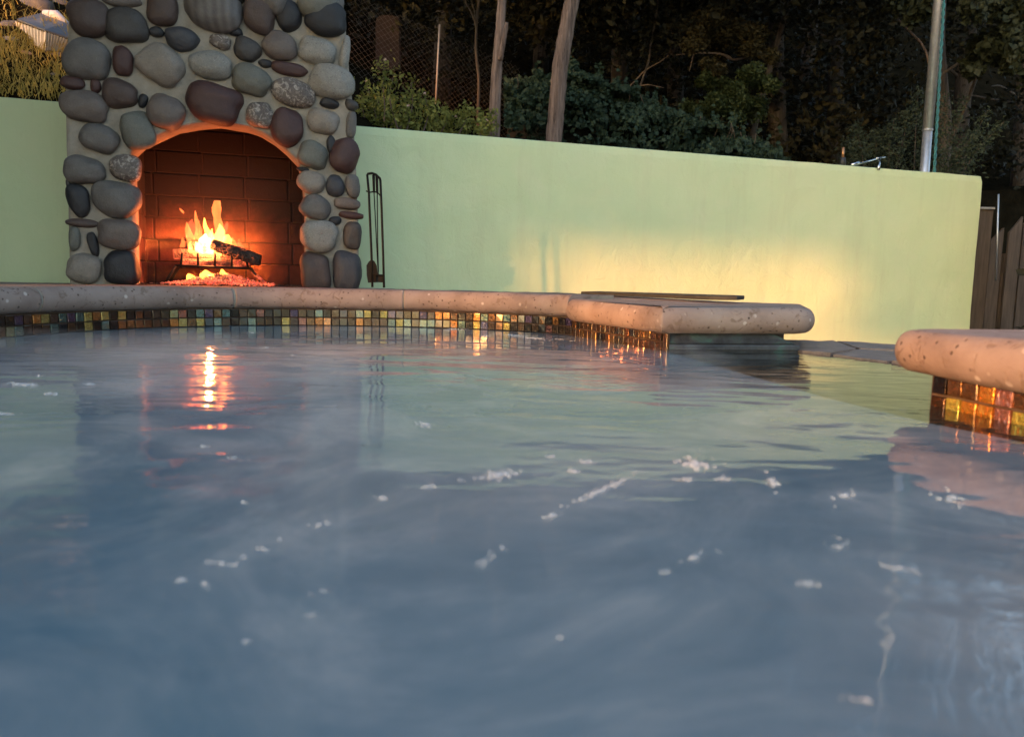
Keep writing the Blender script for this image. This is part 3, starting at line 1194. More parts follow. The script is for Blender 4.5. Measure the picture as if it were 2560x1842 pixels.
FD = 0.24
EMBZ = DECK_Z + 0.0
grate = thing('fire_grate', 'black iron log grate with upright bars in the firebox', 'fire grate', cw(0, DECK_Z, FD))
tl = [fpx(438, 664, FD - 0.05), fpx(628, 671, FD - 0.05)]
sub(tube('front_bar', tl, 0.0055, IRON, sides=6), grate)
tr_ = [q - WN * 0.16 for q in tl]
sub(tube('back_bar', tr_, 0.0055, IRON, sides=6), grate)
for x0, x1, yb in ((440, 410, 706), (626, 662, 713)):
    y0 = 664 if x0 < 500 else 671
    for dd in (FD - 0.05, FD + 0.11):
        top = fpx(x0, y0, FD - 0.05) - WN * (dd - FD + 0.05)
        bot = fpx(x1, yb, FD - 0.05) - WN * (dd - FD + 0.05)
        bot[2] = max(DECK_Z, bot[2] - 0.01)
        sub(tube('leg', [top, bot], 0.0065, IRON, sides=6), grate)
for x in (452, 495, 537, 579, 620):
    b = fpx(x, 667, FD - 0.05)
    t_ = fpx(x + (4 if x < 460 else 0) - (8 if x > 610 else 0), 632 + (0 if x < 600 else 3), FD - 0.05)
    sub(tube('bar', [t_, b, b - WN * 0.16, b - WN * 0.17 + np.array([0, 0, 0.05])], 0.0055, IRON, sides=6), grate)

CHAR = M('charred_glowing_wood')
p_ = CHAR.pos()
cr = CHAR.voro(p_, 60, 'DISTANCE_TO_EDGE')
glow = CHAR.math('MULTIPLY', CHAR.ramp(cr, [(0.0, 1.0), (0.045, 0.0)]), CHAR.ramp(CHAR.noise(p_, 14, 2), [(0.52, 0.0), (0.66, 1.0)]))
CHAR.set(Base_Color=CHAR.ramp(CHAR.noise(p_, 30), [(0.3, (0.012, 0.010, 0.009)), (0.7, (0.05, 0.038, 0.03))]), Roughness=0.9)
CHAR.b.inputs['Emission Color'].default_value = (1.0, 0.16, 0.04, 1)
CHAR.l(CHAR.math('MULTIPLY', glow, 0.4), CHAR.b.inputs['Emission Strength'])
CHAR.bump(cr, 0.8, 0.01)
HOT = M('glowing_log')
p_ = HOT.pos()
cr = HOT.voro(p_, 75, 'DISTANCE_TO_EDGE')
HOT.set(Base_Color=(0.05, 0.03, 0.025), Roughness=0.9)
HOT.l(HOT.ramp(HOT.noise(p_, 30, 3), [(0.35, (0.75, 0.06, 0.03)), (0.6, (1.0, 0.16, 0.05)), (0.75, (1.0, 0.42, 0.12))]), HOT.b.inputs['Emission Color'])
HOT.l(HOT.math('MULTIPLY', HOT.ramp(cr, [(0.0, 0.03), (0.10, 0.24)]), HOT.ramp(HOT.noise(p_, 24, 4, 0.7), [(0.40, 0.04), (0.60, 1.0)])), HOT.b.inputs['Emission Strength'])
HOT.bump(cr, 0.8, 0.01)


def log(label, p0, p1, r, mat, seed):
    n_ = 9
    rnd = random.Random(seed)
    pts = [np.array(p0) + (np.array(p1) - np.array(p0)) * i / n_ + np.array([rnd.uniform(-1, 1) * 0.003 for _ in range(3)]) for i in range(n_ + 1)]
    rad = [r * (1 + rnd.uniform(-0.08, 0.08)) for _ in pts]
    rad[0] *= 0.93
    rad[-1] *= 0.93
    o = tube('log', pts, rad, mat, sides=12, wob=0.05, seed=seed, smooth=False)
    return tag(o, label, 'log', 'logs burning on the grate')


log('charred log lying diagonally down to the right end of the grate', fpx(532, 611, FD - 0.02), fpx(652, 651, FD - 0.06), 0.027, CHAR, 1)
log('log with dark left end lying flat along the grate', fpx(432, 634, FD + 0.02), fpx(590, 648, FD + 0.07), 0.026, HOT, 2)
log('glowing log at the front of the grate behind the bars', fpx(455, 655, FD - 0.02), fpx(622, 660, FD + 0.0), 0.018, HOT, 3)
log('small split log leaning steeply behind the left flames', fpx(472, 606, FD + 0.10), fpx(545, 628, FD + 0.06), 0.02, CHAR, 4)
log('fallen stick leaning against the right leg of the grate', fpx(630, 680, FD - 0.04), fpx(664, 708, FD - 0.07), 0.008, HOT, 5)

EMB = M('glowing_embers')
p_ = EMB.pos()
EMB.set(Base_Color=EMB.ramp(EMB.noise(p_, 120, 3), [(0.35, (0.03, 0.02, 0.018)), (0.7, (0.26, 0.20, 0.18))]), Roughness=0.95)
EMB.l(EMB.ramp(EMB.noise(p_, 40, 3), [(0.35, (0.9, 0.06, 0.03)), (0.62, (1.0, 0.17, 0.06)), (0.8, (1.0, 0.42, 0.12))]), EMB.b.inputs['Emission Color'])
e1 = EMB.ramp(EMB.noise(p_, 130, 4, 0.7), [(0.40, 0.0), (0.60, 1.0)])
e2 = EMB.ramp(EMB.noise(p_, 9, 3), [(0.38, 0.08), (0.58, 1.0)])
EMB.l(EMB.math('MULTIPLY', EMB.math('MULTIPLY', e1, e2), 0.42), EMB.b.inputs['Emission Strength'])
ASH = mat_simple('dark_ash', (0.015, 0.012, 0.011), (0.06, 0.05, 0.045), 50, 0.95)
parts = []
rnd = random.Random(11)
oct_v = [(1, 0, 0), (-1, 0, 0), (0, 1, 0), (0, -1, 0), (0, 0, 1), (0, 0, -1)]
oct_f = [(0, 2, 4), (2, 1, 4), (1, 3, 4), (3, 0, 4), (2, 0, 5), (1, 2, 5), (3, 1, 5), (0, 3, 5)]
ash_parts = []
aC = cpl(545, 700)[0]
for i in range(1500):
    a = rnd.gauss(0, 0.11)
    d = rnd.uniform(0.08, D1 - 0.03)
    if abs(a) > 0.24:
        continue
    top = 0.050 * math.exp(-(a / 0.15) ** 2) * math.exp(-((d - 0.26) / 0.15) ** 2)
    z = DECK_Z + rnd.uniform(0, 1) * top + 0.004
    r_ = rnd.uniform(0.004, 0.011)
    R3 = Matrix.Rotation(rnd.uniform(0, 6), 3, Vector((rnd.random(), rnd.random(), rnd.random() + 0.1)).normalized())
    vs = [R3 @ Vector((q[0] * r_ * rnd.uniform(0.7, 1.3), q[1] * r_, q[2] * r_ * 0.7)) for q in oct_v]
    base_ = cw(aC + a, z, d)
    parts.append(([Vector(base_) + q for q in vs], oct_f))
for i in range(240):
    a = rnd.uniform(aHL + 0.02, aHR - 0.02)
    d = rnd.uniform(0.04, D1 - 0.03)
    r_ = rnd.uniform(0.004, 0.010)
    vs = [Vector((q[0] * r_ * rnd.uniform(0.7, 1.4), q[1] * r_, q[2] * r_ * 0.6)) for q in oct_v]
    ash_parts.append(([Vector(cw(a, DECK_Z + 0.003, d)) + q for q in vs], oct_f))
v, f = merge_geo(parts)
stuff(tag(mesh('ember_bed', v, f, EMB), 'heap of glowing orange embers under the grate', 'embers'))
v, f = merge_geo(ash_parts)
stuff(tag(mesh('ash_scatter', v, f, ASH), 'dark ash and charcoal scattered over the firebox floor', 'ash'))


def mat_flame(name, c, strength, dens_scale=26):
    m = M(name)
    m.t.nodes.remove(m.b)
    em = m.n('ShaderNodeEmission')
    em.inputs['Color'].default_value = rgb(c)
    p = m.coord('Object', (1, 1, 0.42))
    nz_ = m.noise(p, dens_scale, 3, 0.6, 0.6)
    m.l(m.math('MULTIPLY', m.ramp(nz_, [(0.30, 0.12), (0.68, 1.0)]), strength), em.inputs['Strength'])
    m.l(em.outputs[0], m.out.inputs['Volume'])
    return m


FL_W = mat_flame('flame_core', (1.0, 0.52, 0.12), 15, 34)
FL_Y = mat_flame('flame_yellow', (1.0, 0.30, 0.04), 7, 34)
FL_O = mat_flame('flame_orange', (1.0, 0.16, 0.035), 2.8, 40)
FL_P = mat_flame('flame_tip', (1.0, 0.12, 0.05), 1.3, 44)
fire = thing('fire', 'bright orange and yellow flames rising from the burning logs', 'fire', cw(aC, DECK_Z + 0.06, FD))


def flame(pts, widths, mat, d=FD, flat=0.8, name='flame', seed=0):
    """a tongue of fire: a closed tapering tube along photo points, flattened in depth"""
    P = spline([fpx(x, y, d) for x, y in pts], 8)
    W = np.interp(np.linspace(0, len(widths) - 1, len(P)), range(len(widths)), widths)
    sc = 3.5 / FPX
    sides = 14
    v, f = [], []
    for i, q in enumerate(P):
        for k in range(sides):
            t = 2 * math.pi * k / sides
            wv = 1 + 0.22 * noise.noise(Vector((math.cos(t) * 1.2 + seed, i * 0.22, math.sin(t) * 1.2)))
            rr = W[i] / 2 * sc * wv
            v.append(np.array(q) + WT * math.cos(t) * rr + WN * math.sin(t) * rr * flat)
    for i in range(len(P) - 1):
        for k in range(sides):
            a_, b_ = i * sides + k, i * sides + (k + 1) % sides
            f.append((a_, b_, b_ + sides, a_ + sides))
    f.append(tuple(range(sides))[::-1])
    f.append(tuple(range((len(P) - 1) * sides, len(P) * sides)))
    return sub(mesh(name, v, f, mat, smooth=True), fire)


flame([(516, 636), (513, 618), (510, 600), (514, 585)], [34, 40, 24, 4], FL_W, seed=1)
flame([(500, 632), (496, 618), (490, 605)], [16, 18, 3], FL_W, seed=21)
flame([(524, 634), (526, 622), (521, 606), (524, 594)], [14, 20, 10, 2], FL_W, seed=22)
flame([(530, 634), (531, 612), (527, 592), (530, 572)], [20, 26, 14, 2], FL_Y, seed=2)
flame([(516, 605), (521, 585), (513, 565), (511, 545)], [26, 15, 10, 2], FL_Y, seed=3)
flame([(486, 628), (478, 600), (470, 575), (467, 556)], [24, 22, 13, 2], FL_O, FD + 0.03, seed=4)
flame([(494, 600), (497, 575), (491, 550), (488, 527)], [22, 15, 9, 1.5], FL_O, FD + 0.04, seed=5)
flame([(478, 595), (483, 575), (478, 560), (480, 548)], [26, 22, 14, 2], FL_P, FD + 0.05, seed=6)
flame([(545, 608), (551, 590), (549, 572), (543, 545), (541, 520), (543, 502)], [34, 30, 22, 18, 22, 14], FL_O, FD + 0.02, seed=7)
flame([(544, 606), (548, 590), (552, 575), (549, 560)], [32, 26, 16, 2], FL_Y, FD, seed=8)
flame([(553, 585), (561, 575), (566, 565), (568, 556)], [16, 14, 9, 2], FL_P, FD + 0.03, seed=9)
flame([(566, 618), (568, 604), (567, 592), (570, 586)], [22, 24, 16, 3], FL_Y, FD + 0.05, seed=10)
flame([(586, 622), (584, 606), (580, 594)], [14, 12, 2], FL_O, FD + 0.06, seed=11)
flame([(610, 628), (604, 614), (597, 604), (598, 597)], [9, 7, 6, 1.5], FL_P, FD + 0.06, seed=12)
flame([(459, 534), (455, 528), (449, 521)], [2, 7, 1.5], FL_O, FD + 0.03, seed=13)
flame([(456, 618), (458, 605), (455, 594)], [12, 10, 1.5], FL_O, FD + 0.05, seed=14)
flame([(500, 658), (512, 655), (520, 652)], [10, 16, 6], FL_W, FD - 0.01, seed=15)
flame([(480, 700), (476, 690), (472, 684)], [24, 18, 4], FL_Y, FD - 0.02, seed=16)
flame([(520, 698), (516, 684), (514, 675)], [44, 26, 4], FL_Y, FD - 0.02, seed=17)
flame([(558, 694), (557, 682), (555, 673)], [16, 15, 4], FL_Y, FD - 0.02, seed=18)
flame([(540, 700), (532, 694), (524, 688)], [14, 18, 8], FL_W, FD - 0.02, seed=19)
flame([(470, 660), (480, 656), (488, 650)], [10, 12, 4], FL_Y, FD + 0.0, seed=20)

fl_d = bpy.data.lights.new('fire_light', 'POINT')
fl_d.energy = 2.2
fl_d.color = (1.0, 0.20, 0.05)
fl_d.shadow_soft_size = 0.014
fl_o = bpy.data.objects.new('fire_light', fl_d)
COL.objects.link(fl_o)
fl_o.location = V(fpx(515, 612, FD - 0.03))
sub(fl_o, fire)
rf = random.Random(5)
for k in range(16):
    x = rf.gauss(515, 34)
    if not 448 < x < 600:
        continue
    y0 = 628 + rf.uniform(-14, 8)
    hh = rf.uniform(18, 46) * math.exp(-((x - 522) / 70) ** 2)
    dx = rf.uniform(-7, 7)
    flame([(x, y0), (x + dx * 0.5, y0 - hh * 0.5), (x - dx * 0.3, y0 - hh * 0.8), (x + dx, y0 - hh)], [10, 9, 5, 1], rf.choice((FL_P, FL_P, FL_O, FL_O, FL_Y)), FD + rf.uniform(-0.02, 0.08), seed=40 + k)

# --- fire irons in their stand
ti = thing('fire_tool_set', 'black iron fire tools hanging in a slim stand beside the fireplace', 'fire tools', ony(943, 717, 3.42))
TY = 3.42


def tp(x, y, dy=0.0):
    return ony(x, y, TY + dy)


for nm, pts in (('upright', [(918, 437), (922, 480), (929, 640), (931, 718)]), ('upright', [(951, 452), (954, 520), (958, 640), (960, 719)])):
    sub(tube(nm, [tp(x, y) for x, y in pts], 0.0052, IRON, sides=8), ti)
bb = tp(931, 718); bb[2] = DECK_Z - 0.004
sub(tube('top_arch', [tp(918, 440), tp(920, 435), tp(930, 433.5), tp(940, 437), tp(950, 447), tp(951, 453)], 0.0055, IRON, sides=8), ti)
sub(tube('hook_bar', [tp(915, 478), tp(926, 481), tp(936, 479), tp(945, 483), tp(952, 491)], 0.0032, IRON, sides=6), ti)
sub(tube('lower_bar', [tp(930, 685), tp(959, 689)], 0.0035, IRON, sides=6), ti)
for nm, pts, hy in (('poker', [(935, 480), (941, 600), (946, 690)], 438), ('brush', [(943, 482), (944, 600), (946, 680)], 440)):
    r1 = tube(nm, [tp(x, y, 0.02) for x, y in pts], 0.0026, IRON, sides=6)
    sub(r1, ti)
    sub(tube('handle', [tp(pts[0][0] - 1, hy, 0.02), tp(pts[0][0], 482, 0.02)], [0.0065, 0.005], IRON, sides=8), ti)
bm = bmesh.new()
sh = [(916, 664), (922, 654), (929, 649), (936, 653), (942, 664), (945, 690), (944, 706), (920, 707), (917, 690)]
fr_ = [bm.verts.new(V(tp(x, y, 0.03))) for x, y in sh]
bk_ = [bm.verts.new(V(tp(x, y, 0.045))) for x, y in sh]
bm.faces.new(fr_)
bm.faces.new(bk_[::-1])
for i in range(len(sh)):
    j = (i + 1) % len(sh)
    bm.faces.new((fr_[i], bk_[i], bk_[j], fr_[j]))
sub(bm_obj('shovel_blade', bm, IRON), ti)
v, f = box_geo(-0.017, 0.017, -0.006, 0.008, -0.018, 0.018, 0.002)
o = mesh('brush_head', v, f, IRON); o.location = V(tp(950, 696, 0.025)); sub(o, ti)

# ================================================================== ON AND BEHIND THE WALL
STEEL = mat_simple('galvanised_steel', (0.50, 0.51, 0.53), (0.66, 0.66, 0.68), 30, 0.38, 0.75, 0.05, 0.001)
CHROME = mat_simple('chrome', (0.5, 0.5, 0.5), (0.6, 0.6, 0.6), 30, 0.15, 1.0, 0)
COPPER = mat_simple('copper', (0.45, 0.20, 0.09), (0.55, 0.27, 0.13), 30, 0.35, 0.9, 0)
BLACKP = mat_simple('black_plastic', (0.02, 0.02, 0.022), (0.03, 0.03, 0.033), 30, 0.5)

PY = 5.55
pole = thing('steel_pole', 'tall galvanised steel pole standing behind the wall at right', 'pole', ony(2313, 440, PY) - np.array([0, 0, 1.0]))
a_, b_ = ony(2314, 430, PY), ony(2332, 213, PY)
dirp = (b_ - a_) / (b_[2] - a_[2])
lo, mid, hi = a_ + dirp * (-0.75), ony(2319, 326, PY), a_ + dirp * 3.2
sub(tube('lower_tube', [lo, mid], 0.031, STEEL, sides=20), pole)
sub(tube('upper_tube', [mid + dirp * 0.002, hi], 0.034, STEEL, sides=20), pole)
sub(tube('collar', [mid - dirp * 0.004, mid + dirp * 0.004], 0.0355, STEEL, sides=20), pole)
ROPE = mat_simple('teal_rope', (0.02, 0.10, 0.115), (0.05, 0.20, 0.21), 150, 0.8, bump=0.5)
rp0, rp1 = ony(2336, 425, PY - 0.05), ony(2360, 0, PY - 0.05)
hel = []
nT = 260
parts = []
for s in (0, 1):
    pts = []
    for i in range(nT):
        t = -0.35 + 2.0 * i / (nT - 1)
        q = rp0 + (rp1 - rp0) * t
        ph = i * 0.55 + s * math.pi
        pts.append(q + np.array([math.cos(ph), math.sin(ph), 0]) * 0.0055)
    parts.append(tube_geo(pts, 0.0062, 5))
v, f = merge_geo(parts)
tag(mesh('rope', v, f, ROPE, smooth=True), 'twisted teal rope hanging down beside the steel pole', 'rope')

tap = thing('garden_tap', 'small chrome garden tap with a bent arm on top of the wall', 'tap', onpl(2195, 425, WA - WN * 0.05, WN))


def wp(x, y, d=0.06):
    return onpl(x, y, WA - WN * d, WN)


sub(tube('arm', [wp(2140, 412), wp(2150, 409), wp(2192, 398)], 0.0055, CHROME, sides=8), tap)
sub(tube('spout', [wp(2198, 396, 0.03), wp(2198, 412, 0.0), wp(2196, 424, -0.012)], [0.007, 0.008, 0.010], CHROME, sides=10), tap)
sub(tube('handle', [wp(2190, 396, 0.03), wp(2213, 394, 0.03)], 0.0045, CHROME, sides=8), tap)
sub(tube('valve', [wp(2128, 413), wp(2146, 408)], [0.010, 0.013], CHROME, sides=10), tap)
stub = thing('copper_pipe_stub', 'short copper pipe rising from a dark fitting on the wall top', 'pipe', wp(2107, 412, 0.10))
sub(tube('pipe', [wp(2107, 398, 0.10), wp(2108, 369, 0.10)], 0.0085, COPPER, sides=10), stub)
sub(tube('fitting', [wp(2107, 415, 0.10), wp(2107, 394, 0.10)], [0.019, 0.016], BLACKP, sides=10), stub)

# --- wooden fence right of the wall
WOOD = mat_simple('weathered_boards', (0.050, 0.036, 0.028), (0.11, 0.082, 0.062), 6, 0.9, bump=0.5, stretch=(10, 10, 0.8))
fence = thing('wooden_fence', 'dark weathered wooden fence of upright boards beside the wall end', 'fence', ony(2500, 880, 5.9))


def board(x0, x1, yl, yr, Y, th=0.022, name='board'):
    a0, a1 = ony(x0, yl, Y), ony(x1, yr, Y)
    vs = []
    xb0, xb1 = a0[0], a1[0]
    for dy in (0, th):
        vs += [(xb0, Y + dy, GROUND_Z), (xb1, Y + dy, GROUND_Z), (xb1, Y + dy, a1[2]), (xb0, Y + dy, a0[2])]
    f = [(0, 1, 2, 3), (7, 6, 5, 4), (0, 4, 5, 1), (1, 5, 6, 2), (2, 6, 7, 3), (3, 7, 4, 0)]
    return sub(mesh(name, vs, f, WOOD), fence)


board(2447, 2484, 524, 524, 5.65, 0.11, 'post')
PALE = mat_simple('pale_wood_cap', (0.24, 0.23, 0.22), (0.34, 0.33, 0.32), 20, 0.8)
q0, q1 = ony(2445, 524, 5.64), ony(2486, 524, 5.64)
v, f = box_geo(q0[0], q1[0], 5.63, 5.78, q0[2] + 0.002, q0[2] + 0.018, 0.003)
sub(mesh('post_cap', v, f, PALE), fence)
for x0, x1, yl, yr, Y in ((2478, 2511, 601, 570, 5.85), (2524, 2558, 582, 541, 5.83), (2560, 2596, 560, 530, 5.86), (2600, 2640, 560, 528, 5.84), (2645, 2690, 560, 528, 5.85), (2508, 2530, 634, 634, 5.89)):
    board(x0, x1, yl, yr, Y)
a0, a1 = ony(2484, 650, 5.90), ony(2700, 655, 5.90)
v, f = box_geo(a0[0], a1[0], 5.915, 5.955, a0[2] - 0.05, a0[2] + 0.03)
sub(mesh('rail', v, f, WOOD), fence)
sub(tube('wire_stake', [ony(2490, 700, 5.8), ony(2496, 486, 5.8)], 0.006, STEEL, sides=6), fence)

# ================================================================== VEGETATION
def leaf_cloud(name, centers, size, mat, seed, parent=None, up=0.25, aspect=0.55, normals=None, njit=0.8, two=True):
    """many small folded leaf faces, one mesh"""
    rs = np.random.RandomState(seed)
    C_ = np.asarray(centers, float)
    n = len(C_)
    s = size * rs.uniform(0.6, 1.35, n)
    ax = rs.normal(0, 1, (n, 3))
    ax[:, 2] = ax[:, 2] * 0.7 - up
    ax /= np.linalg.norm(ax, axis=1)[:, None]
    if normals is None:
        nr = rs.normal(0, 1, (n, 3))
        nr[:, 2] += 0.6
    else:
        nr = np.asarray(normals) + rs.normal(0, njit, (n, 3))
    sd = np.cross(ax, nr)
    sd /= np.linalg.norm(sd, axis=1)[:, None] + 1e-9
    nn = np.cross(sd, ax)
    h = s[:, None]
    base = C_ - ax * h * 0.5
    tip = C_ + ax * h * 0.5 - nn * h * 0.10
    lf = C_ + sd * h * aspect * 0.5 + nn * h * 0.10 - ax * h * 0.08
    rt = C_ - sd * h * aspect * 0.5 + nn * h * 0.10 - ax * h * 0.08
    verts = np.stack([base, lf, tip, rt], axis=1).reshape(-1, 3)
    me = bpy.data.meshes.new(name)
    me.vertices.add(4 * n)
    me.vertices.foreach_set('co', verts.ravel())
    me.loops.add(6 * n)
    idx = (np.arange(n)[:, None] * 4 + np.array([0, 1, 2, 0, 2, 3])[None, :]).ravel()
    me.loops.foreach_set('vertex_index', idx)
    me.polygons.add(2 * n)
    me.polygons.foreach_set('loop_start', np.arange(0, 6 * n, 3))
    me.update(calc_edges=True)
    me.validate()
    o = link(name, me, mat)
    if parent is not None:
        sub(o, parent)
    return o


def clumps(cs, rs_, per, seed, shell=0.55, squash=0.75):
    """points on and in fuzzy balls"""
    r = np.random.RandomState(seed)
    out = []
    for c, rad, k in zip(cs, rs_, per):
        d = r.normal(0, 1, (k, 3))
        d /= np.linalg.norm(d, axis=1)[:, None]
        q = rad * (shell + (1 - shell) * r.rand(k, 1) ** 0.6) * d * (1 + 0.25 * r.normal(0, 1, (k, 1)))
        q[:, 2] *= squash
        out.append(np.asarray(c) + q)
    return np.concatenate(out)


BARK_R = mat_bark('red_stringy_bark', (0.055, 0.034, 0.026), (0.26, 0.18, 0.145))
BARK_D = mat_bark('dark_bark', (0.03, 0.022, 0.017), (0.10, 0.075, 0.055))
TWIG = mat_simple('pale_twig', (0.09, 0.06, 0.042), (0.16, 0.11, 0.08), 40, 0.9)
LEAF_DARK = mat_leaf('dark_wood_leaf', (0.010, 0.011, 0.006), (0.026, 0.024, 0.012), 0.1)
LEAF_OLIVE = mat_leaf('olive_leaf', (0.028, 0.024, 0.010), (0.062, 0.048, 0.019), 0.15)
LEAF_IVY = mat_leaf('ivy_leaf', (0.016, 0.030, 0.018), (0.042, 0.068, 0.042), 0.15)
LEAF_LANT = mat_leaf('lantana_leaf', (0.07, 0.085, 0.018), (0.30, 0.29, 0.07))
LEAF_GREY = mat_leaf('grey_green_leaf', (0.03, 0.042, 0.026), (0.07, 0.085, 0.05))
LEAF_BROAD = mat_leaf('broad_dark_leaf', (0.014, 0.018, 0.008), (0.036, 0.042, 0.020), 0.1)
LEAF_PINE = mat_leaf('pine_needle', (0.03, 0.045, 0.015), (0.075, 0.09, 0.032))


def trunk_thing(name, label, cat, pxs, Y, widths, bark, wob=0.10, sides=14, group=None, sub_n=8, zbase=None):
    P = [ony(x, y, Y) for x, y in pxs]
    P = spline(P, sub_n)
    W = np.interp(np.linspace(0, len(widths) - 1, len(P)), range(len(widths)), widths) * Y / FPX / 2
    t = thing(name, label, cat, P[0], group)
    sub(tube('trunk', P, list(W), bark, sides=sides, wob=wob, seed=len(P) + int(Y * 10)), t)
    return t, P


def branch(t, pts, r0, r1, mat=TWIG, name='branch', sides=6):
    P = spline(pts, 5)
    rad = list(np.linspace(r0, r1, len(P)))
    return sub(tube(name, P, rad, mat, sides=sides, wob=0.06), t)


def crown_above(t, cx, cy, z0, z1, rad, n_clump, leaves, mat, seed, size=0.055):
    r = np.random.RandomState(seed)
    cs, rr, per = [], [], []
    for i in range(n_clump):
        a = r.uniform(0, 2 * math.pi)
        q = rad * math.sqrt(r.rand())
        z = r.uniform(z0, z1)
        k = math.sin(math.pi * min(1, max(0.12, (z - z0) / (z1 - z0) * 0.85 + 0.15)))
        cs.append((cx + q * k * math.cos(a), cy + q * k * math.sin(a), z))
        rr.append(r.uniform(0.25, 0.55))
        per.append(leaves // n_clump)
    return leaf_cloud('crown', clumps(cs, rr, per, seed + 1), size, mat, seed + 2, t)


# two bare reddish trunks just behind the wall
t1, P1_ = trunk_thing('tree', 'slim reddish tree trunk with a broken stub, left of the two bare trunks', 'tree',
                      [(1230, 430), (1235, 340), (1238, 250), (1243, 163), (1249, 90), (1255, 0), (1266, -160), (1270, -420), (1285, -700)], 5.55, [30, 27, 25, 23, 22, 20, 18, 14, 9], BARK_R)
branch(t1, [ony(1250, 150, 5.53), ony(1256, 118, 5.5), ony(1264, 75, 5.48), ony(1267, 57, 5.46)], 0.022, 0.012, BARK_R, 'stub', 8)
c = P1_[-1]
crown_above(t1, c[0] - 0.3, c[1] + 0.75, 2.55, 6.4, 2.3, 110, 30000, LEAF_OLIVE, 21, 0.075)
t2, P2_ = trunk_thing('tree', 'thick shaggy reddish tree trunk, right of the two bare trunks', 'tree',
                      [(1378, 450), (1384, 355), (1392, 260), (1400, 170), (1413, 90), (1430, 0), (1462, -160), (1490, -420), (1500, -760)], 5.7, [40, 37, 37, 36, 35, 33, 30, 22, 12], BARK_R)
c = P2_[-1]
crown_above(t2, c[0] + 0.3, c[1] + 0.9, 2.6, 7.0, 2.5, 120, 34000, LEAF_OLIVE, 31, 0.075)
# thin twin stem
t3, P3_ = trunk_thing('tree', 'thin forked sapling left of the bare reddish trunks', 'tree',
                      [(1196, 330), (1195, 284), (1197, 200), (1190, 130), (1191, 75), (1194, 30), (1198, -10), (1203, -150), (1200, -380)], 6.9, [8, 8, 7, 7, 6, 6, 6, 4, 2], BARK_D, 0.06, 8)
branch(t3, [ony(1191, 70, 6.9), ony(1184, 45, 6.88), ony(1172, 20, 6.85), ony(1160, -6, 6.82), ony(1130, -120, 6.8)], 0.011, 0.004, BARK_D)
branch(t3, [ony(1188, 55, 6.9), ony(1186, 30, 6.9), ony(1178, 5, 6.9), ony(1170, -40, 6.9)], 0.006, 0.003, BARK_D)
crown_above(t3, P3_[-1][0], P3_[-1][1], 2.6, 3.8, 0.9, 14, 2600, LEAF_DARK, 41)
# leaning trunk at the right of the wood, with pine-like boughs
t4, P4_ = trunk_thing('tree', 'leaning pale trunk with clumped olive boughs at the dark wood edge', 'tree',
                      [(1868, 430), (1883, 332), (1900, 260), (1920, 186), (1942, 110), (1966, 27), (2000, -100), (2040, -350), (2060, -600)], 7.6, [17, 16, 15, 15, 14, 13, 12, 9, 5], BARK_D, 0.07, 10)
r = np.random.RandomState(5)


def px_clumps(boxes, Y, seed, dY=0.35):
    """clump centres from photo ellipses (cx, cy, rx, ry, count, radius px)"""
    r = np.random.RandomState(seed)
    cs, rr = [], []
    for cx, cy, rx, ry, k, rp_ in boxes:
        for _ in range(k):
            a, q = r.uniform(0, 6.283), math.sqrt(r.rand())
            y_ = Y + r.uniform(-dY, dY)
            cs.append(ony(cx + rx * q * math.cos(a), cy + ry * q * math.sin(a), y_))
            rr.append(rp_ * r.uniform(0.7, 1.3) * y_ / FPX)
    return cs, rr


cs, rr = px_clumps([(1790, 70, 75, 35, 9, 26), (1850, 105, 75, 30, 9, 24), (1905, 130, 45, 22, 5, 20), (1730, 95, 45, 25, 4, 20), (1775, 165, 25, 40, 4, 16)], 7.2, 6)
leaf_cloud('upper_bough', clumps(cs, rr, [330] * len(cs), 7, 0.5), 0.034, LEAF_OLIVE, 8, t4)
cs, rr = px_clumps([(1770, 200, 40, 18, 4, 20), (1880, 200, 45, 25, 6, 22), (1830, 240, 50, 20, 6, 22), (1870, 275, 40, 25, 5, 22), (1760, 255, 45, 35, 6, 24), (1920, 210, 25, 12, 2, 16), (1800, 285, 60, 20, 5, 22)], 7.1, 16)
leaf_cloud('lower_bough', clumps(cs, rr, [330] * len(cs), 17, 0.5), 0.034, LEAF_PINE, 18, t4)
branch(t4, [ony(1935, 140, 7.55), ony(1880, 140, 7.4), ony(1832, 150, 7.25), ony(1800, 135, 7.2), ony(1735, 133, 7.2)], 0.016, 0.008, TWIG)
branch(t4, [ony(1832, 150, 7.25), ony(1810, 137, 7.22), ony(1760, 132, 7.2), ony(1690, 138, 7.2)], 0.010, 0.004, TWIG)
branch(t4, [ony(1734, 136, 7.2), ony(1728, 160, 7.2), ony(1723, 180, 7.2)], 0.006, 0.003, TWIG)
branch(t4, [ony(1905, 205, 7.5), ony(1850, 225, 7.3), ony(1790, 240, 7.2)], 0.012, 0.005, TWIG)
crown_above(t4, P4_[-1][0] - 0.6, P4_[-1][1] - 0.6, 2.75, 6.6, 2.4, 110, 28000, LEAF_DARK, 51, 0.085)

# bare crooked sapling between the trunks and the boughs
t5, P5_ = trunk_thing('tree', 'bare crooked sapling forking above the ivy bank', 'tree',
                      [(1588, 270), (1593, 240), (1604, 205), (1622, 150), (1627, 110), (1640, 40), (1650, -60), (1655, -250)], 7.4, [6, 6, 5, 5, 4, 4, 3, 2], BARK_D, 0.05, 8)
branch(t5, [ony(1563, 228, 7.4), ony(1590, 200, 7.4), ony(1614, 176, 7.4), ony(1650, 155, 7.35), ony(1670, 140, 7.3)], 0.008, 0.005, TWIG)
branch(t5, [ony(1600, 215, 7.4), ony(1622, 213, 7.35), ony(1660, 220, 7.3)], 0.006, 0.003, TWIG)
crown_above(t5, P5_[-1][0], P5_[-1][1], 2.4, 4.0, 1.0, 18, 3500, LEAF_DARK, 61)

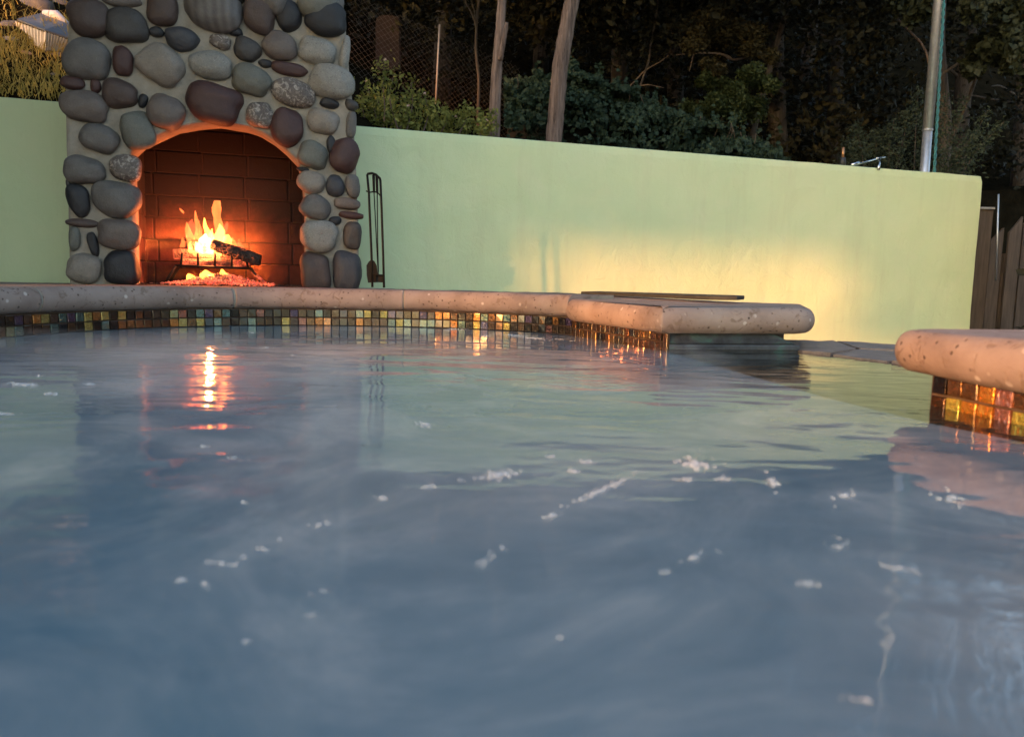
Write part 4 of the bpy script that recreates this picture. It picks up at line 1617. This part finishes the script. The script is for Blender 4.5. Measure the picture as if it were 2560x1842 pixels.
# trees of the wood behind: trunks and deep crowns
wood = [(-3.6, 9.5, 6.5, 2.2), (-2.2, 10.5, 7.5, 2.6), (-0.9, 9.2, 6.0, 1.9), (0.3, 10.6, 7.5, 2.4), (1.2, 9.0, 6.0, 1.8), (2.1, 10.4, 7.2, 2.3),
        (3.0, 8.9, 6.2, 1.9), (4.0, 9.8, 7.0, 2.3), (5.2, 9.2, 6.5, 2.2), (-5.4, 10.5, 7.5, 2.5), (6.8, 10.5, 7.5, 2.6), (1.8, 12.5, 9.0, 3.0), (-1.0, 12.8, 9.0, 3.0), (4.6, 12.6, 9.0, 3.0)]
words = ['far left end', 'left', 'left of centre', 'centre', 'centre right', 'right of centre', 'right', 'far right']
WLAB = ['dark tree in the wood rising behind the left half of the chimney', 'dark tree in the wood rising behind the right half of the chimney', 'dark tree behind the chain link fence and its pale post',
        'dark tree in the wood just right of the two bare trunks', 'dark tree in the wood above the crest of the ivy bank', 'dark tree in the wood behind the clumped olive boughs',
        'dark tree in the wood between the leaning trunk and the copper pipe', 'dark tree in the wood behind the steel pole', 'dark tree in the wood behind the fence at far right',
        'dark tree behind the ribbed box at far left', 'dark tree at the far right edge of the wood beyond the fence', 'deepest dark tree behind the middle of the ivy bank',
        'deepest dark tree behind the slim left bare trunk', 'deepest dark tree behind the grey-green shrub']
for i, (x, y, h, cr_) in enumerate(wood):
    t = thing('tree', WLAB[i], 'tree', (x, y, hill_z(x, y) - 0.1), 'dark trees of the wood behind')
    zb = hill_z(x, y) - 0.1
    r = np.random.RandomState(100 + i)
    P = [(x, y, zb), (x + r.uniform(-.1, .1), y + r.uniform(-.1, .1), zb + h * 0.3), (x + r.uniform(-.25, .25), y, zb + h * 0.6), (x + r.uniform(-.3, .3), y, zb + h * 0.92)]
    P = spline(P, 6)
    sub(tube('trunk', P, list(np.linspace(0.11, 0.03, len(P))), BARK_D, sides=9, wob=0.08, seed=i), t)
    crown_above(t, x, y, zb + 0.05, zb + h, cr_, 70, 9500, LEAF_DARK if i % 3 else LEAF_OLIVE, 200 + 7 * i, 0.085)
    for k in range(5):
        z = zb + h * r.uniform(0.15, 0.55)
        a = r.uniform(0, 6.28)
        q0 = np.array([x, y, z])
        q1 = q0 + np.array([math.cos(a) * 0.5, math.sin(a) * 0.5, 0.15])
        branch(t, [q0, q1, q1 + np.array([math.cos(a + .5) * 0.5, math.sin(a + .5) * 0.4, r.uniform(-.1, .3)])], 0.022, 0.006, BARK_D)

# ivy bank sloping down behind the wall
r = np.random.RandomState(77)
ivy = thing('ivy_hedge', 'broad dark ivy bank sloping down behind the wall', 'hedge', ony(1600, 380, 5.9))
prof_x = [1268, 1300, 1400, 1440, 1520, 1600, 1700, 1800, 1880, 1960]
prof_y = [215, 205, 190, 182, 215, 250, 290, 320, 350, 402]
pts, nrm = [], []
while len(pts) < 21000:
    x = r.uniform(1262, 1975)
    top = np.interp(x, prof_x, prof_y)
    y = top + r.exponential(0.42) * 120 - (5 * abs(r.normal()) + (r.exponential(9) if noise.noise(Vector((x * 0.045, 0, 7))) > 0.05 else 0))
    if y > 440:
        continue
    Yd = 6.25 - 0.45 * (y - top) / 150 + r.uniform(-0.15, 0.25) + 0.32 * noise.noise(Vector((x * 0.016, y * 0.022, 0)))
    bump_ = noise.noise(Vector((x * 0.018, y * 0.025, 8)))
    if bump_ < -0.12 and r.rand() < 0.75:
        continue
    pts.append(ony(x, y + 6 * noise.noise(Vector((x * 0.03, 0, 1))), Yd))
    nrm.append((0.0, -0.7, 0.7))
leaf_cloud('foliage', pts, 0.040, LEAF_IVY, 78, ivy, 0.5, 0.85, nrm, 0.75)
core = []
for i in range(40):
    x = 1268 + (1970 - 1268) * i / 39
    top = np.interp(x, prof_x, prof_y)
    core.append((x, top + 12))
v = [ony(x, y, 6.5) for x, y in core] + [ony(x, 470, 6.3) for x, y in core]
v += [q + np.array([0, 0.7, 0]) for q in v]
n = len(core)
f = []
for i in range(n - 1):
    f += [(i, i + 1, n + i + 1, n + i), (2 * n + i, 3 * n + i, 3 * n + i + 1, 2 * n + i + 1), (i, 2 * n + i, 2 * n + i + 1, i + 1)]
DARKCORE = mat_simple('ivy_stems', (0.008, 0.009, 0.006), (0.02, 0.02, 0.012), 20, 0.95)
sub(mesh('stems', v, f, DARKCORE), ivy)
for k in range(16):
    x = r.uniform(1280, 1900)
    y = np.interp(x, prof_x, prof_y)
    a = ony(x, y + 25, 6.2)
    b = ony(x + r.uniform(-12, 14), y - r.uniform(4, 20), 6.15)
    sub(tube('shoot', [a, (a + b) / 2 + np.array([0.01, 0, 0]), b], 0.0025, TWIG, sides=4), ivy)

# lantana by the chimney
lan = thing('lantana_bush', 'sunlit yellow-green lantana bush with small pink flowers beside the chimney', 'bush', ony(1030, 345, 5.3))
r = np.random.RandomState(9)
FLOWER = mat_simple('pink_blossom', (0.55, 0.30, 0.24), (0.75, 0.55, 0.45), 60, 0.8)
stems = [[(955, 350), (962, 280), (958, 210), (962, 150)], [(950, 345), (935, 270), (915, 205)], [(1010, 350), (1030, 270), (1028, 200)], [(1000, 340), (975, 250), (985, 185)],
         [(1050, 350), (1070, 290), (1062, 235)], [(1090, 350), (1115, 310), (1120, 285)], [(1140, 350), (1165, 300), (1170, 265)], [(1190, 350), (1212, 320), (1218, 300)],
         [(920, 340), (910, 290), (903, 240)], [(985, 350), (1005, 310), (1020, 265)], [(1100, 350), (1085, 325), (1095, 300)], [(940, 345), (948, 300), (945, 250)]]
LEAVES, HEADS = [], []
for s in stems:
    Yd = 5.0 + r.uniform(-0.2, 0.25)
    P = spline([ony(x, y, Yd + 0.05 * k) for k, (x, y) in enumerate(s)], 9)
    sub(tube('stem', P, list(np.linspace(0.006, 0.0018, len(P))), TWIG, sides=5), lan)
    for i, q in enumerate(P):
        if i < 4:
            continue
        k = 9 if i < len(P) - 3 else 6
        for _ in range(k):
            LEAVES.append(q + r.normal(0, 1, 3) * np.array([0.035, 0.035, 0.02]))
    HEADS.append(P[-1])
    HEADS.append(P[len(P) // 2] + r.normal(0, 0.03, 3))
for _ in range(1500):
    x = r.uniform(890, 1245)
    y = r.uniform(250, 350) if x > 1050 else r.uniform(235, 350)
    LEAVES.append(ony(x, y + (x > 1120) * 25, 5.35 + r.uniform(-0.25, 0.3)))
leaf_cloud('foliage', LEAVES, 0.036, LEAF_LANT, 10, lan, 0.55, 0.5, np.tile((-0.3, -0.5, 0.6), (len(LEAVES), 1)), 0.6)
hp = clumps([HEADS[i] for i in (0, 2, 5, 8, 11, 14, 19, 21)], [0.012] * 8, [9] * 8, 12)
leaf_cloud('blossom', hp, 0.012, FLOWER, 13, lan, 0, 0.9)

# shrub behind the wall at right and the leafy tree above the fence
shr = thing('shrub', 'grey-green upright shrub behind the steel pole above the wall', 'bush', ony(2290, 430, 6.3))
r = np.random.RandomState(19)
LEAVES = []
for s in ([(2160, 420), (2150, 360), (2140, 312)], [(2190, 420), (2190, 360), (2192, 325)], [(2240, 425), (2262, 330), (2268, 275)], [(2285, 430), (2290, 310), (2296, 225)], [(2330, 430), (2345, 330), (2362, 232)],
          [(2350, 430), (2380, 330), (2412, 242)], [(2380, 435), (2430, 350), (2470, 275)], [(2400, 440), (2450, 370), (2510, 305)], [(2220, 425), (2225, 350), (2235, 300)], [(2310, 430), (2320, 360), (2330, 290)],
          [(2365, 435), (2400, 380), (2440, 330)], [(2130, 420), (2122, 385), (2120, 350)]):
    Yd = 6.3 + r.uniform(-0.2, 0.3)
    P = spline([ony(x, y, Yd) for x, y in s], 12)
    sub(tube('stem', P, list(np.linspace(0.006, 0.0018, len(P))), BARK_D, sides=5), shr)
    for i, q in enumerate(P):
        for _ in range(int(26 * (1 - 0.7 * i / len(P))) + 5):
            LEAVES.append(q + r.normal(0, 1, 3) * np.array([0.055, 0.05, 0.03]) * (1.15 - 0.75 * i / len(P)))
leaf_cloud('foliage', LEAVES, 0.030, LEAF_GREY, 20, shr, -0.4, 0.42)

tr6 = thing('tree', 'broad-leaved dark tree hanging over the fence at far right', 'tree', (3.9, 7.3, hill_z(3.9, 7.3)))
P = spline([(4.0, 7.4, 0.4), (4.0, 7.35, 1.6), (3.85, 7.3, 2.6), (3.9, 7.3, 4.2)], 8)
sub(tube('trunk', P, list(np.linspace(0.09, 0.03, len(P))), BARK_D, sides=10, wob=0.08), tr6)
cs, rr = px_clumps([(2500, 60, 80, 80, 16, 34), (2440, 130, 50, 50, 6, 26), (2530, 150, 40, 40, 5, 26), (2290, 20, 60, 30, 6, 26), (2600, 120, 60, 90, 8, 40)], 6.7, 26)
leaf_cloud('foliage', clumps(cs, rr, [120] * len(cs), 27, 0.6), 0.055, LEAF_BROAD, 28, tr6, 0.8, 0.8)
branch(tr6, [ony(2330, 200, 7.0), ony(2310, 120, 7.0), ony(2255, 60, 7.0), ony(2240, 40, 7.0)], 0.012, 0.006, BARK_R)
branch(tr6, [P[6], ony(2450, 150, 7.1), ony(2330, 200, 7.0)], 0.02, 0.012, BARK_D)
crown_above(tr6, 3.9, 7.2, 2.2, 5.0, 1.6, 40, 9000, LEAF_DARK, 71)

# --- chain link fence, post and board on the slope
WIRE = mat_simple('rusty_wire', (0.10, 0.08, 0.065), (0.16, 0.13, 0.11), 60, 0.6, 0.2)
clf = thing('chain_link_fence', 'faint chain link fence sloping down the hillside behind the chimney', 'fence', ony(1090, 240, 6.9))
A0, A1 = ony(870, -20, 6.4), ony(1300, 170, 7.6)
parts = []
nW = 30
hgt = 1.05
for s in (0, 1):
    for i in range(nW):
        pts = []
        nz_ = 22
        for j in range(nz_ + 1):
            u = (i + ((j + s) % 2)) / nW
            q = A0 + (A1 - A0) * u
            pts.append(q + np.array([0, 0.004 * s, -hgt * j / nz_]))
        parts.append(tube_geo(pts, 0.0013, 3, cap=False))
v, f = merge_geo(parts)
sub(mesh('wire_mesh', v, f, WIRE), clf)
PPOST = mat_simple('pale_post', (0.30, 0.26, 0.25), (0.42, 0.37, 0.36), 30, 0.6)
sub(tube('post', [ony(1089, 260, 6.85), ony(1099, 62, 6.85)], 0.0075, PPOST, sides=8), clf)
RUST = mat_simple('red_brown_board', (0.022, 0.011, 0.009), (0.045, 0.021, 0.016), 12, 0.9, bump=0.4)
bm = bmesh.new()
bo = [(939, 175), (939, 62), (941, 48), (948, 41), (962, 38), (985, 40), (997, 44), (998, 175)]
fr_ = [bm.verts.new(V(ony(x, y, 7.5))) for x, y in bo]
bk_ = [bm.verts.new(V(ony(x, y, 7.5) + np.array([0.01, 0.05, 0]))) for x, y in bo]
bm.faces.new(fr_)
bm.faces.new(bk_[::-1])
for i in range(len(bo)):
    j = (i + 1) % len(bo)
    bm.faces.new((fr_[i], bk_[i], bk_[j], fr_[j]))
tag(bm_obj('board', bm, RUST), 'dark red-brown upright board with rounded top on the slope behind the chimney', 'board')

# --- sunny slope at the left: grass, stones and the ribbed box
GRASS = mat_leaf('dry_grass', (0.28, 0.23, 0.05), (0.62, 0.47, 0.15), 0.35)
r = np.random.RandomState(3)
vs, fs = [], []
nb_ = 0
while nb_ < 15000:
    lat = r.uniform(-4.2, -1.2)
    d = r.uniform(0.17, 3.0) if r.rand() < 0.5 else r.uniform(0.17, 0.9)
    q = WA[:2] + WT[:2] * lat - WN[:2] * d
    if noise.noise(Vector((q[0] * 2.2, q[1] * 2.2, 4))) < -0.42:
        continue
    z = hill_z(q[0], q[1]) - 0.01
    h = r.uniform(0.03, 0.10) * (2.0 if r.rand() < 0.05 else 1)
    a = r.uniform(0, 6.28)
    lean = r.uniform(0.1, 1.3) * h
    w_ = r.uniform(0.0015, 0.0042)
    dx, dy = math.cos(a), math.sin(a)
    k = len(vs)
    for t, ww in ((0, 1.0), (0.5, 0.8), (1.0, 0.05)):
        cx, cy, cz = q[0] + dx * lean * t * t, q[1] + dy * lean * t * t, z + h * t * (1 - 0.2 * t)
        vs += [(cx - dy * w_ * ww, cy + dx * w_ * ww, cz), (cx + dy * w_ * ww, cy - dx * w_ * ww, cz)]
    fs += [(k, k + 1, k + 3, k + 2), (k + 2, k + 3, k + 5, k + 4)]
    nb_ += 1
stuff(tag(mesh('grass', vs, fs, GRASS), 'golden dry grass on the sunlit slope above the wall at left', 'grass'))

ROCKD = mat_stone('hill_rock', (0.075, 0.062, 0.055), (0.13, 0.11, 0.10), 0.2)
ROCKO = mat_stone('ochre_rock', (0.30, 0.16, 0.085), (0.45, 0.26, 0.14), 0.2)
ROCKP = mat_stone('pale_rock', (0.22, 0.21, 0.22), (0.32, 0.30, 0.31), 0.2)


def rock(label, x, y, w_, h_, Y, mat, seed, dep=0.7):
    c = ony(x, y, Y)
    s = Y / FPX / 2
    rnd = random.Random(seed)
    off = Vector((rnd.uniform(-50, 50), rnd.uniform(-50, 50), 0))
    vs = []
    for q in ICO_V[:642]:
        nz_ = noise.noise(q * 1.3 + off) * 0.28 + noise.noise(q * 3.2 + off) * 0.10
        q2 = q * (1 + nz_)
        vs.append((q2.x * w_ * s, q2.y * w_ * s * dep, q2.z * h_ * s))
    fs = [f for f in ICO3_F]
    o = mesh('rock', vs, fs, mat, smooth=True)
    o.location = V(c)
    return tag(o, label, 'rock', 'rocks on the slope')


ic3 = bmesh.new()
bmesh.ops.create_icosphere(ic3, subdivisions=3, radius=1.0)
ICO_V = [q.co.copy() for q in ic3.verts]
ICO3_F = [tuple(w_.index for w_ in q.verts) for q in ic3.faces]
ic3.free()


def slope_Y(x, y):
    """depth at which a photo ray meets the hillside"""
    for Y in np.arange(3.6, 14, 0.03):
        q = ony(x, y, Y)
        if q[2] < hill_z(q[0], q[1]):
            return Y
    return 8.0


for lab, x, y, w_, h_, m_, sd in (('rounded orange stone lying in the grass below the ribbed box', 62, 141, 50, 24, ROCKO, 1), ('smooth pale orange stone against the base of the ribbed box', 79, 123, 48, 17, ROCKO, 2),
                                  ('flat pale stone at the left picture edge below the box', 28, 104, 56, 16, ROCKP, 3), ('small ochre stone under the right end of the box', 122, 138, 22, 14, ROCKO, 4),
                                  ('big dark boulder above the ribbed box', 92, 22, 80, 54, ROCKD, 5), ('flat dark slab of rock at the chimney edge above the box', 150, 14, 60, 24, ROCKD, 6),
                                  ('dark rock left of the ribbed box', 28, 72, 56, 40, ROCKD, 7), ('low grey rock in the grass right of the box', 146, 142, 36, 20, ROCKD, 8),
                                  ('grey-brown rock at the chimney edge low in the grass', 140, 196, 44, 20, ROCKD, 9)):
    Ys = slope_Y(x, y)
    rock(lab, x, y + 0.15 * h_, w_ * 1.1, h_ * 1.35, Ys + 0.03, m_, sd)

BY = slope_Y(110, 128) - 0.06
WHITEM = mat_simple('white_ribbed_metal', (0.42, 0.40, 0.37), (0.52, 0.50, 0.46), 20, 0.6, bump=0.05)
LIDM = mat_simple('slate_grey_lid', (0.085, 0.10, 0.13), (0.11, 0.125, 0.16), 20, 0.55, bump=0.05)
box = thing('ribbed_box', 'white ribbed metal box with dark grey sloping lid on the rocky slope', 'box', ony(110, 128, BY))
c0t, c0b = ony(113, 81, BY), ony(113, 127, BY)
clt, clb = ony(43, 54, BY + 0.30), ony(52, 88, BY + 0.30)
crt, crb = ony(180, 104, BY + 0.06), ony(160, 131, BY + 0.06)


def ribbed(name, tl_, tr__, bl_, br_, n_ribs):
    nrm_ = np.cross(tr__ - tl_, bl_ - tl_)
    nrm_ /= np.linalg.norm(nrm_)
    if nrm_[1] > 0:
        nrm_ = -nrm_
    vs, fs = [], []
    cols = []
    for i in range(n_ribs):
        for t, o_ in ((0.0, 0.0), (0.12, 0.012), (0.5, 0.012), (0.62, 0.0)):
            cols.append(((i + t) / n_ribs, o_))
    cols.append((1.0, 0.0))
    for u, o_ in cols:
        vs.append(tl_ + (tr__ - tl_) * u + nrm_ * o_)
        vs.append(bl_ + (br_ - bl_) * u + nrm_ * o_)
    for i in range(len(cols) - 1):
        fs.append((2 * i, 2 * i + 1, 2 * i + 3, 2 * i + 2))
    return sub(mesh(name, vs, fs, WHITEM), box)


ribbed('side_panel', clt, c0t, clb, c0b, 9)
ribbed('front_panel', c0t, crt, c0b, crb, 9)
bk1, bk2 = clt + np.array([0.20, 0.45, 0.12]), crt + np.array([0.10, 0.50, 0.16])
bk1, bk2 = ony(108, 38, BY + 0.62), ony(171, 62, BY + 0.55)
lid = [clt, c0t, crt, bk2, bk1]
th = np.array([0, -0.004, 0.012])
vs = [q + np.array([0, 0, 0.004]) for q in lid] + [q + th for q in lid]
n = 5
fs = [tuple(range(5)), tuple(range(9, 4, -1))] + [(i, (i + 1) % 5, 5 + (i + 1) % 5, 5 + i) for i in range(5)]
sub(mesh('lid', vs, fs, LIDM), box)
# back and underside so it is a closed body
vs = [clt, clb, c0b, crb, crt, bk2, bk1, bk1 - np.array([0, 0, 0.3]), bk2 - np.array([0, 0, 0.3])]
sub(mesh('back_panel', vs, [(0, 6, 7, 1), (4, 3, 8, 5), (6, 5, 8, 7), (1, 7, 8, 3, 2)], WHITEM), box)
f0, f1 = ony(112, 34, BY + 0.60), ony(170, 60, BY + 0.53)
sub(tube('folded_flap', [f0, (f0 + f1) / 2 + np.array([0, 0, 0.018]), f1], [0.020, 0.030, 0.012], mat_simple('pale_sheet', (0.45, 0.46, 0.52), (0.52, 0.53, 0.60), 20, 0.5), sides=8), box)

# ================================================================== FOAM ON THE WATER
FOAM = M('soap_foam')
FOAM.set(Base_Color=(0.80, 0.80, 0.82), Roughness=0.15, IOR=1.3, Alpha=0.26)
r = np.random.RandomState(44)
parts = []
hemi = bmesh.new()
bmesh.ops.create_icosphere(hemi, subdivisions=1, radius=1.0)
HV = [q.co.copy() for q in hemi.verts]
HF = [tuple(w_.index for w_ in q.verts) for q in hemi.faces]
hemi.free()


def foam_patch(x, y, w_, h_, n_, ang=0.0, big=0.006):
    ca, sa = math.cos(ang), math.sin(ang)
    for _ in range(int(n_ * 4.0)):
        a, q = r.uniform(0, 6.28), abs(r.normal(0, 0.55))
        u, v_ = w_ / 2 * q * math.cos(a), h_ / 2 * q * math.sin(a)
        c = onz(x + u * ca - v_ * sa, y + u * sa + v_ * ca, 0.0)
        rad = big * 0.40 * (0.18 + 0.82 * r.rand() ** 4)
        parts.append(([Vector((c[0] + p.x * rad, c[1] + p.y * rad, 0.0005 + p.z * rad * 0.5)) for p in HV], HF))


for a in ((1135, 823, 64, 9, 60, 0, 0.007), (1215, 840, 36, 5, 30, 0, 0.005), (1280, 838, 110, 6, 90, 0.06, 0.006), (1340, 846, 80, 5, 60, 0.08, 0.006), (1400, 848, 40, 4, 20, 0, 0.004), (1430, 852, 20, 3, 10, 0, 0.004),
          (60, 962, 100, 13, 70, 0.05, 0.006), (125, 985, 46, 9, 36, 0, 0.005), (225, 960, 46, 8, 26, 0, 0.005), (10, 1035, 50, 7, 26, 0, 0.005), (98, 940, 30, 6, 12, 0, 0.004), (360, 940, 20, 6, 8, 0, 0.004),
          (665, 869, 32, 6, 22, 0, 0.005), (630, 832, 40, 6, 22, 0, 0.005), (732, 888, 16, 6, 8, 0, 0.005), (310, 827, 14, 3, 6, 0, 0.004), (570, 858, 20, 4, 7, 0, 0.004),
          (1062, 1062, 52, 16, 26, 0, 0.007), (1248, 1187, 118, 24, 80, -0.12, 0.006), (1500, 1228, 190, 16, 80, -0.42, 0.006), (1378, 1290, 42, 14, 16, -0.3, 0.005), (1070, 1218, 46, 14, 18, -0.1, 0.005), (955, 1245, 40, 14, 14, 0, 0.005),
          (1470, 1155, 48, 12, 22, 0, 0.005), (1435, 1178, 36, 12, 16, 0, 0.005), (1380, 1142, 40, 10, 14, 0, 0.005), (1740, 1160, 100, 34, 40, 0.1, 0.010), (1712, 1198, 50, 14, 18, 0, 0.005), (1810, 1198, 46, 16, 16, 0, 0.006),
          (1930, 1205, 46, 30, 18, 0.5, 0.007), (1210, 1408, 50, 26, 14, -0.6, 0.004), (1255, 1372, 50, 26, 10, -0.6, 0.004), (1735, 1395, 100, 26, 18, -0.3, 0.004), (1660, 1430, 30, 16, 7, 0, 0.004), (2110, 1240, 90, 40, 24, 0, 0.006),
          (2095, 1370, 70, 60, 16, -0.5, 0.004), (2025, 1458, 90, 26, 14, 0.1, 0.004), (2240, 1420, 150, 22, 24, 0.12, 0.004), (2380, 1245, 80, 44, 20, 0.4, 0.008), (455, 1452, 40, 10, 7, 0, 0.004), (560, 1410, 110, 14, 20, 0.1, 0.004),
          (610, 1395, 20, 12, 5, 0, 0.004), (655, 1372, 22, 10, 5, 0, 0.004), (700, 1350, 26, 12, 5, 0, 0.004), (800, 1312, 60, 14, 12, -0.3, 0.004), (608, 1256, 34, 10, 8, 0, 0.005), (510, 1462, 22, 14, 6, 0, 0.004), (805, 1480, 70, 20, 8, -0.2, 0.003),
          (780, 1538, 60, 18, 8, -0.1, 0.003), (615, 1605, 50, 22, 8, -0.2, 0.003), (2220, 1610, 40, 60, 8, 0.3, 0.003), (2150, 1750, 120, 30, 12, 0.2, 0.003), (1400, 1595, 40, 16, 6, 0, 0.003), (510, 1116, 40, 8, 10, 0, 0.005), (585, 1146, 46, 10, 10, 0, 0.005)):
    foam_patch(*a)
v, f = merge_geo(parts)
stuff(tag(mesh('foam', v, f, FOAM, smooth=True), 'small clusters of white foam bubbles drifting on the spa water', 'foam'))

# ================================================================== ADDED SUN SCREEN BEHIND THE VIEWER
# added facade-like mask, unseen behind the viewer: it shades the chimney and the upper wall,
# with openings cut where the evening sun should land
SCREEN_FACE = mat_simple('sun_screen_stucco', (0.50, 0.46, 0.38), (0.58, 0.54, 0.45), 8, 0.9)
SCREEN_TOP = mat_simple('sun_screen_tiles', (0.16, 0.08, 0.055), (0.24, 0.13, 0.09), 14, 0.85)
HD = 7.0
sun_screen = thing('sun_screen', 'added unseen facade-like screen behind the viewer with openings that shape the sun patches', 'sun_screen', wall_point(-10, -HD, GROUND_Z))


def hbox(name, l0, l1, z0, z1, mat, d0=-0.03, d1=0.03):
    v, f = box_geo(l0, l1, d0, d1, z0, z1)
    sub(mesh(name, [wall_point(q[0], -HD + q[1], q[2]) for q in v], f, mat), sun_screen)


hbox('wall', -14.2, -11.58, GROUND_Z, 2.66, SCREEN_FACE)
hbox('low_screen', -11.58, -9.86, GROUND_Z, 1.93, SCREEN_FACE)
hbox('low_screen', -9.86, -8.80, GROUND_Z, 1.83, SCREEN_FACE)
hbox('low_screen', -8.80, -7.80, GROUND_Z, 1.48, SCREEN_FACE)
hbox('wall', -9.32, -7.80, 2.06, 2.66, SCREEN_FACE)
hbox('wall', -7.80, -6.72, GROUND_Z, 2.66, SCREEN_FACE)
hbox('low_screen', -6.72, -5.93, GROUND_Z, 1.17, SCREEN_FACE)
hbox('wall', -6.72, -4.4, 1.60, 2.66, SCREEN_FACE)
hbox('wall', -5.2, -4.4, GROUND_Z, 1.60, SCREEN_FACE)
v = []
for l in (-14.3, -4.3):
    v += [wall_point(l, -HD + q, z) for q, z in ((-0.15, 2.665), (-0.15, 2.80), (0.5, 3.52), (1.3, 2.80), (1.3, 2.765), (0.0, 2.665))]
f = [(0, 1, 7, 6), (1, 2, 8, 7), (2, 3, 9, 8), (3, 4, 10, 9), (4, 5, 11, 10), (5, 0, 6, 11), (5, 4, 3, 2, 1, 0), (6, 7, 8, 9, 10, 11)]
sub(mesh('shade_roof', v, f, SCREEN_TOP), sun_screen)
hbox('high_screen', -13.25, -4.4, 3.1, 7.2, SCREEN_FACE, 0.35, 0.65)
hbox('high_screen_cap', -13.4, -4.25, 7.2, 7.35, SCREEN_TOP, 0.1, 0.9)
for i, l in enumerate((-14.6, -16.3, -18.2, -20.2, -22.2, -24.0)):  # added unseen trees, crowns set high to keep sun off the wood
    q = wall_point(l, -HD - 0.4 * (i % 2), GROUND_Z)
    x, y = q[0], q[1]
    t = thing('tree', 'added unseen evergreen behind the viewer shading the wood from the sun', 'tree', (x, y, GROUND_Z), 'added evergreens shading the wood')
    P = spline([(x, y, GROUND_Z), (x + 0.1, y, 3.0), (x - 0.1, y + 0.1, 6.5), (x, y, 10.5)], 6)
    sub(tube('trunk', P, list(np.linspace(0.16, 0.04, len(P))), BARK_D, sides=9, wob=0.06, seed=i), t)
    crown_above(t, x, y, 5.5, 12.0, 1.7, 60, 9000, LEAF_DARK, 700 + 11 * i, 0.22)

SCREEN_TIMBER = mat_simple('sky_screen_timber', (0.06, 0.04, 0.03), (0.10, 0.07, 0.05), 8, 0.8)  # added out of view: wall and canopy that cut sky light at left
left_sky_screen = thing('left_sky_screen', 'added dark timber wall and canopy out of view shading the wall left of the fireplace', 'left_sky_screen', (-2.5, 2.5, GROUND_Z))
v, f = box_geo(-2.65, -2.40, 1.78, 3.34, GROUND_Z, 2.62)
sub(mesh('wall', v, f, SCREEN_TIMBER), left_sky_screen)
v, f = box_geo(-2.65, -0.90, 0.2, 3.30, 2.625, 2.75)
sub(mesh('shade_roof', v, f, SCREEN_TIMBER), left_sky_screen)
for k in range(6):
    x = -2.5 + 0.28 * k
    v, f = box_geo(x - 0.025, x + 0.025, 0.15, 3.28, 2.52, 2.622)
    sub(mesh('rafter', v, f, SCREEN_TIMBER), left_sky_screen)

# added board fence out of view at right, to darken the wall's right end
sf = thing('shade_fence', 'added tall dark board fence out of view at right, darkening the wall end', 'fence', (3.8, 3.5, GROUND_Z))
for k in range(30):
    y = 1.3 + 0.136 * k
    v, f = box_geo(3.78, 3.80, y, y + 0.128, GROUND_Z, 2.2 + random.uniform(-0.02, 0.02))
    sub(mesh('board', v, f, WOOD), sf)

# thin steam lying on the warm water
STEAM = M('steam')
STEAM.t.nodes.remove(STEAM.b)
pv = STEAM.n('ShaderNodeVolumePrincipled')
pv.inputs['Color'].default_value = (0.92, 0.94, 1.0, 1)
ns_ = STEAM.noise(STEAM.coord('Object', (1, 1, 2.5)), 2.6, 3, 0.55, 0.7)
STEAM.l(STEAM.ramp(ns_, [(0.45, 0.0), (0.70, 1.3)]), pv.inputs['Density'])
STEAM.l(pv.outputs[0], STEAM.out.inputs['Volume'])
v, f = box_geo(-1.15, 0.36, 0.16, 1.52, 0.004, 0.056)
stuff(tag(mesh('steam', v, f, STEAM), 'thin pale steam drifting low over the spa water', 'steam'))

# bush added out of view to dim the lower right end of the wall
bush = thing('bush', 'added dense dark bush out of view, shading the right end of the wall', 'bush', (3.45, 4.3, GROUND_Z))
cs = [(3.42 + random.uniform(-0.12, 0.35), 4.25 + random.uniform(-0.5, 0.5), GROUND_Z + 0.15 + random.random() * 1.15) for _ in range(60)]
leaf_cloud('foliage', clumps(cs, [0.2] * 60, [130] * 60, 801), 0.07, LEAF_DARK, 802, bush)
sub(tube('stem', [(3.5, 4.3, GROUND_Z), (3.52, 4.3, 0.6)], [0.03, 0.015], BARK_D), bush)
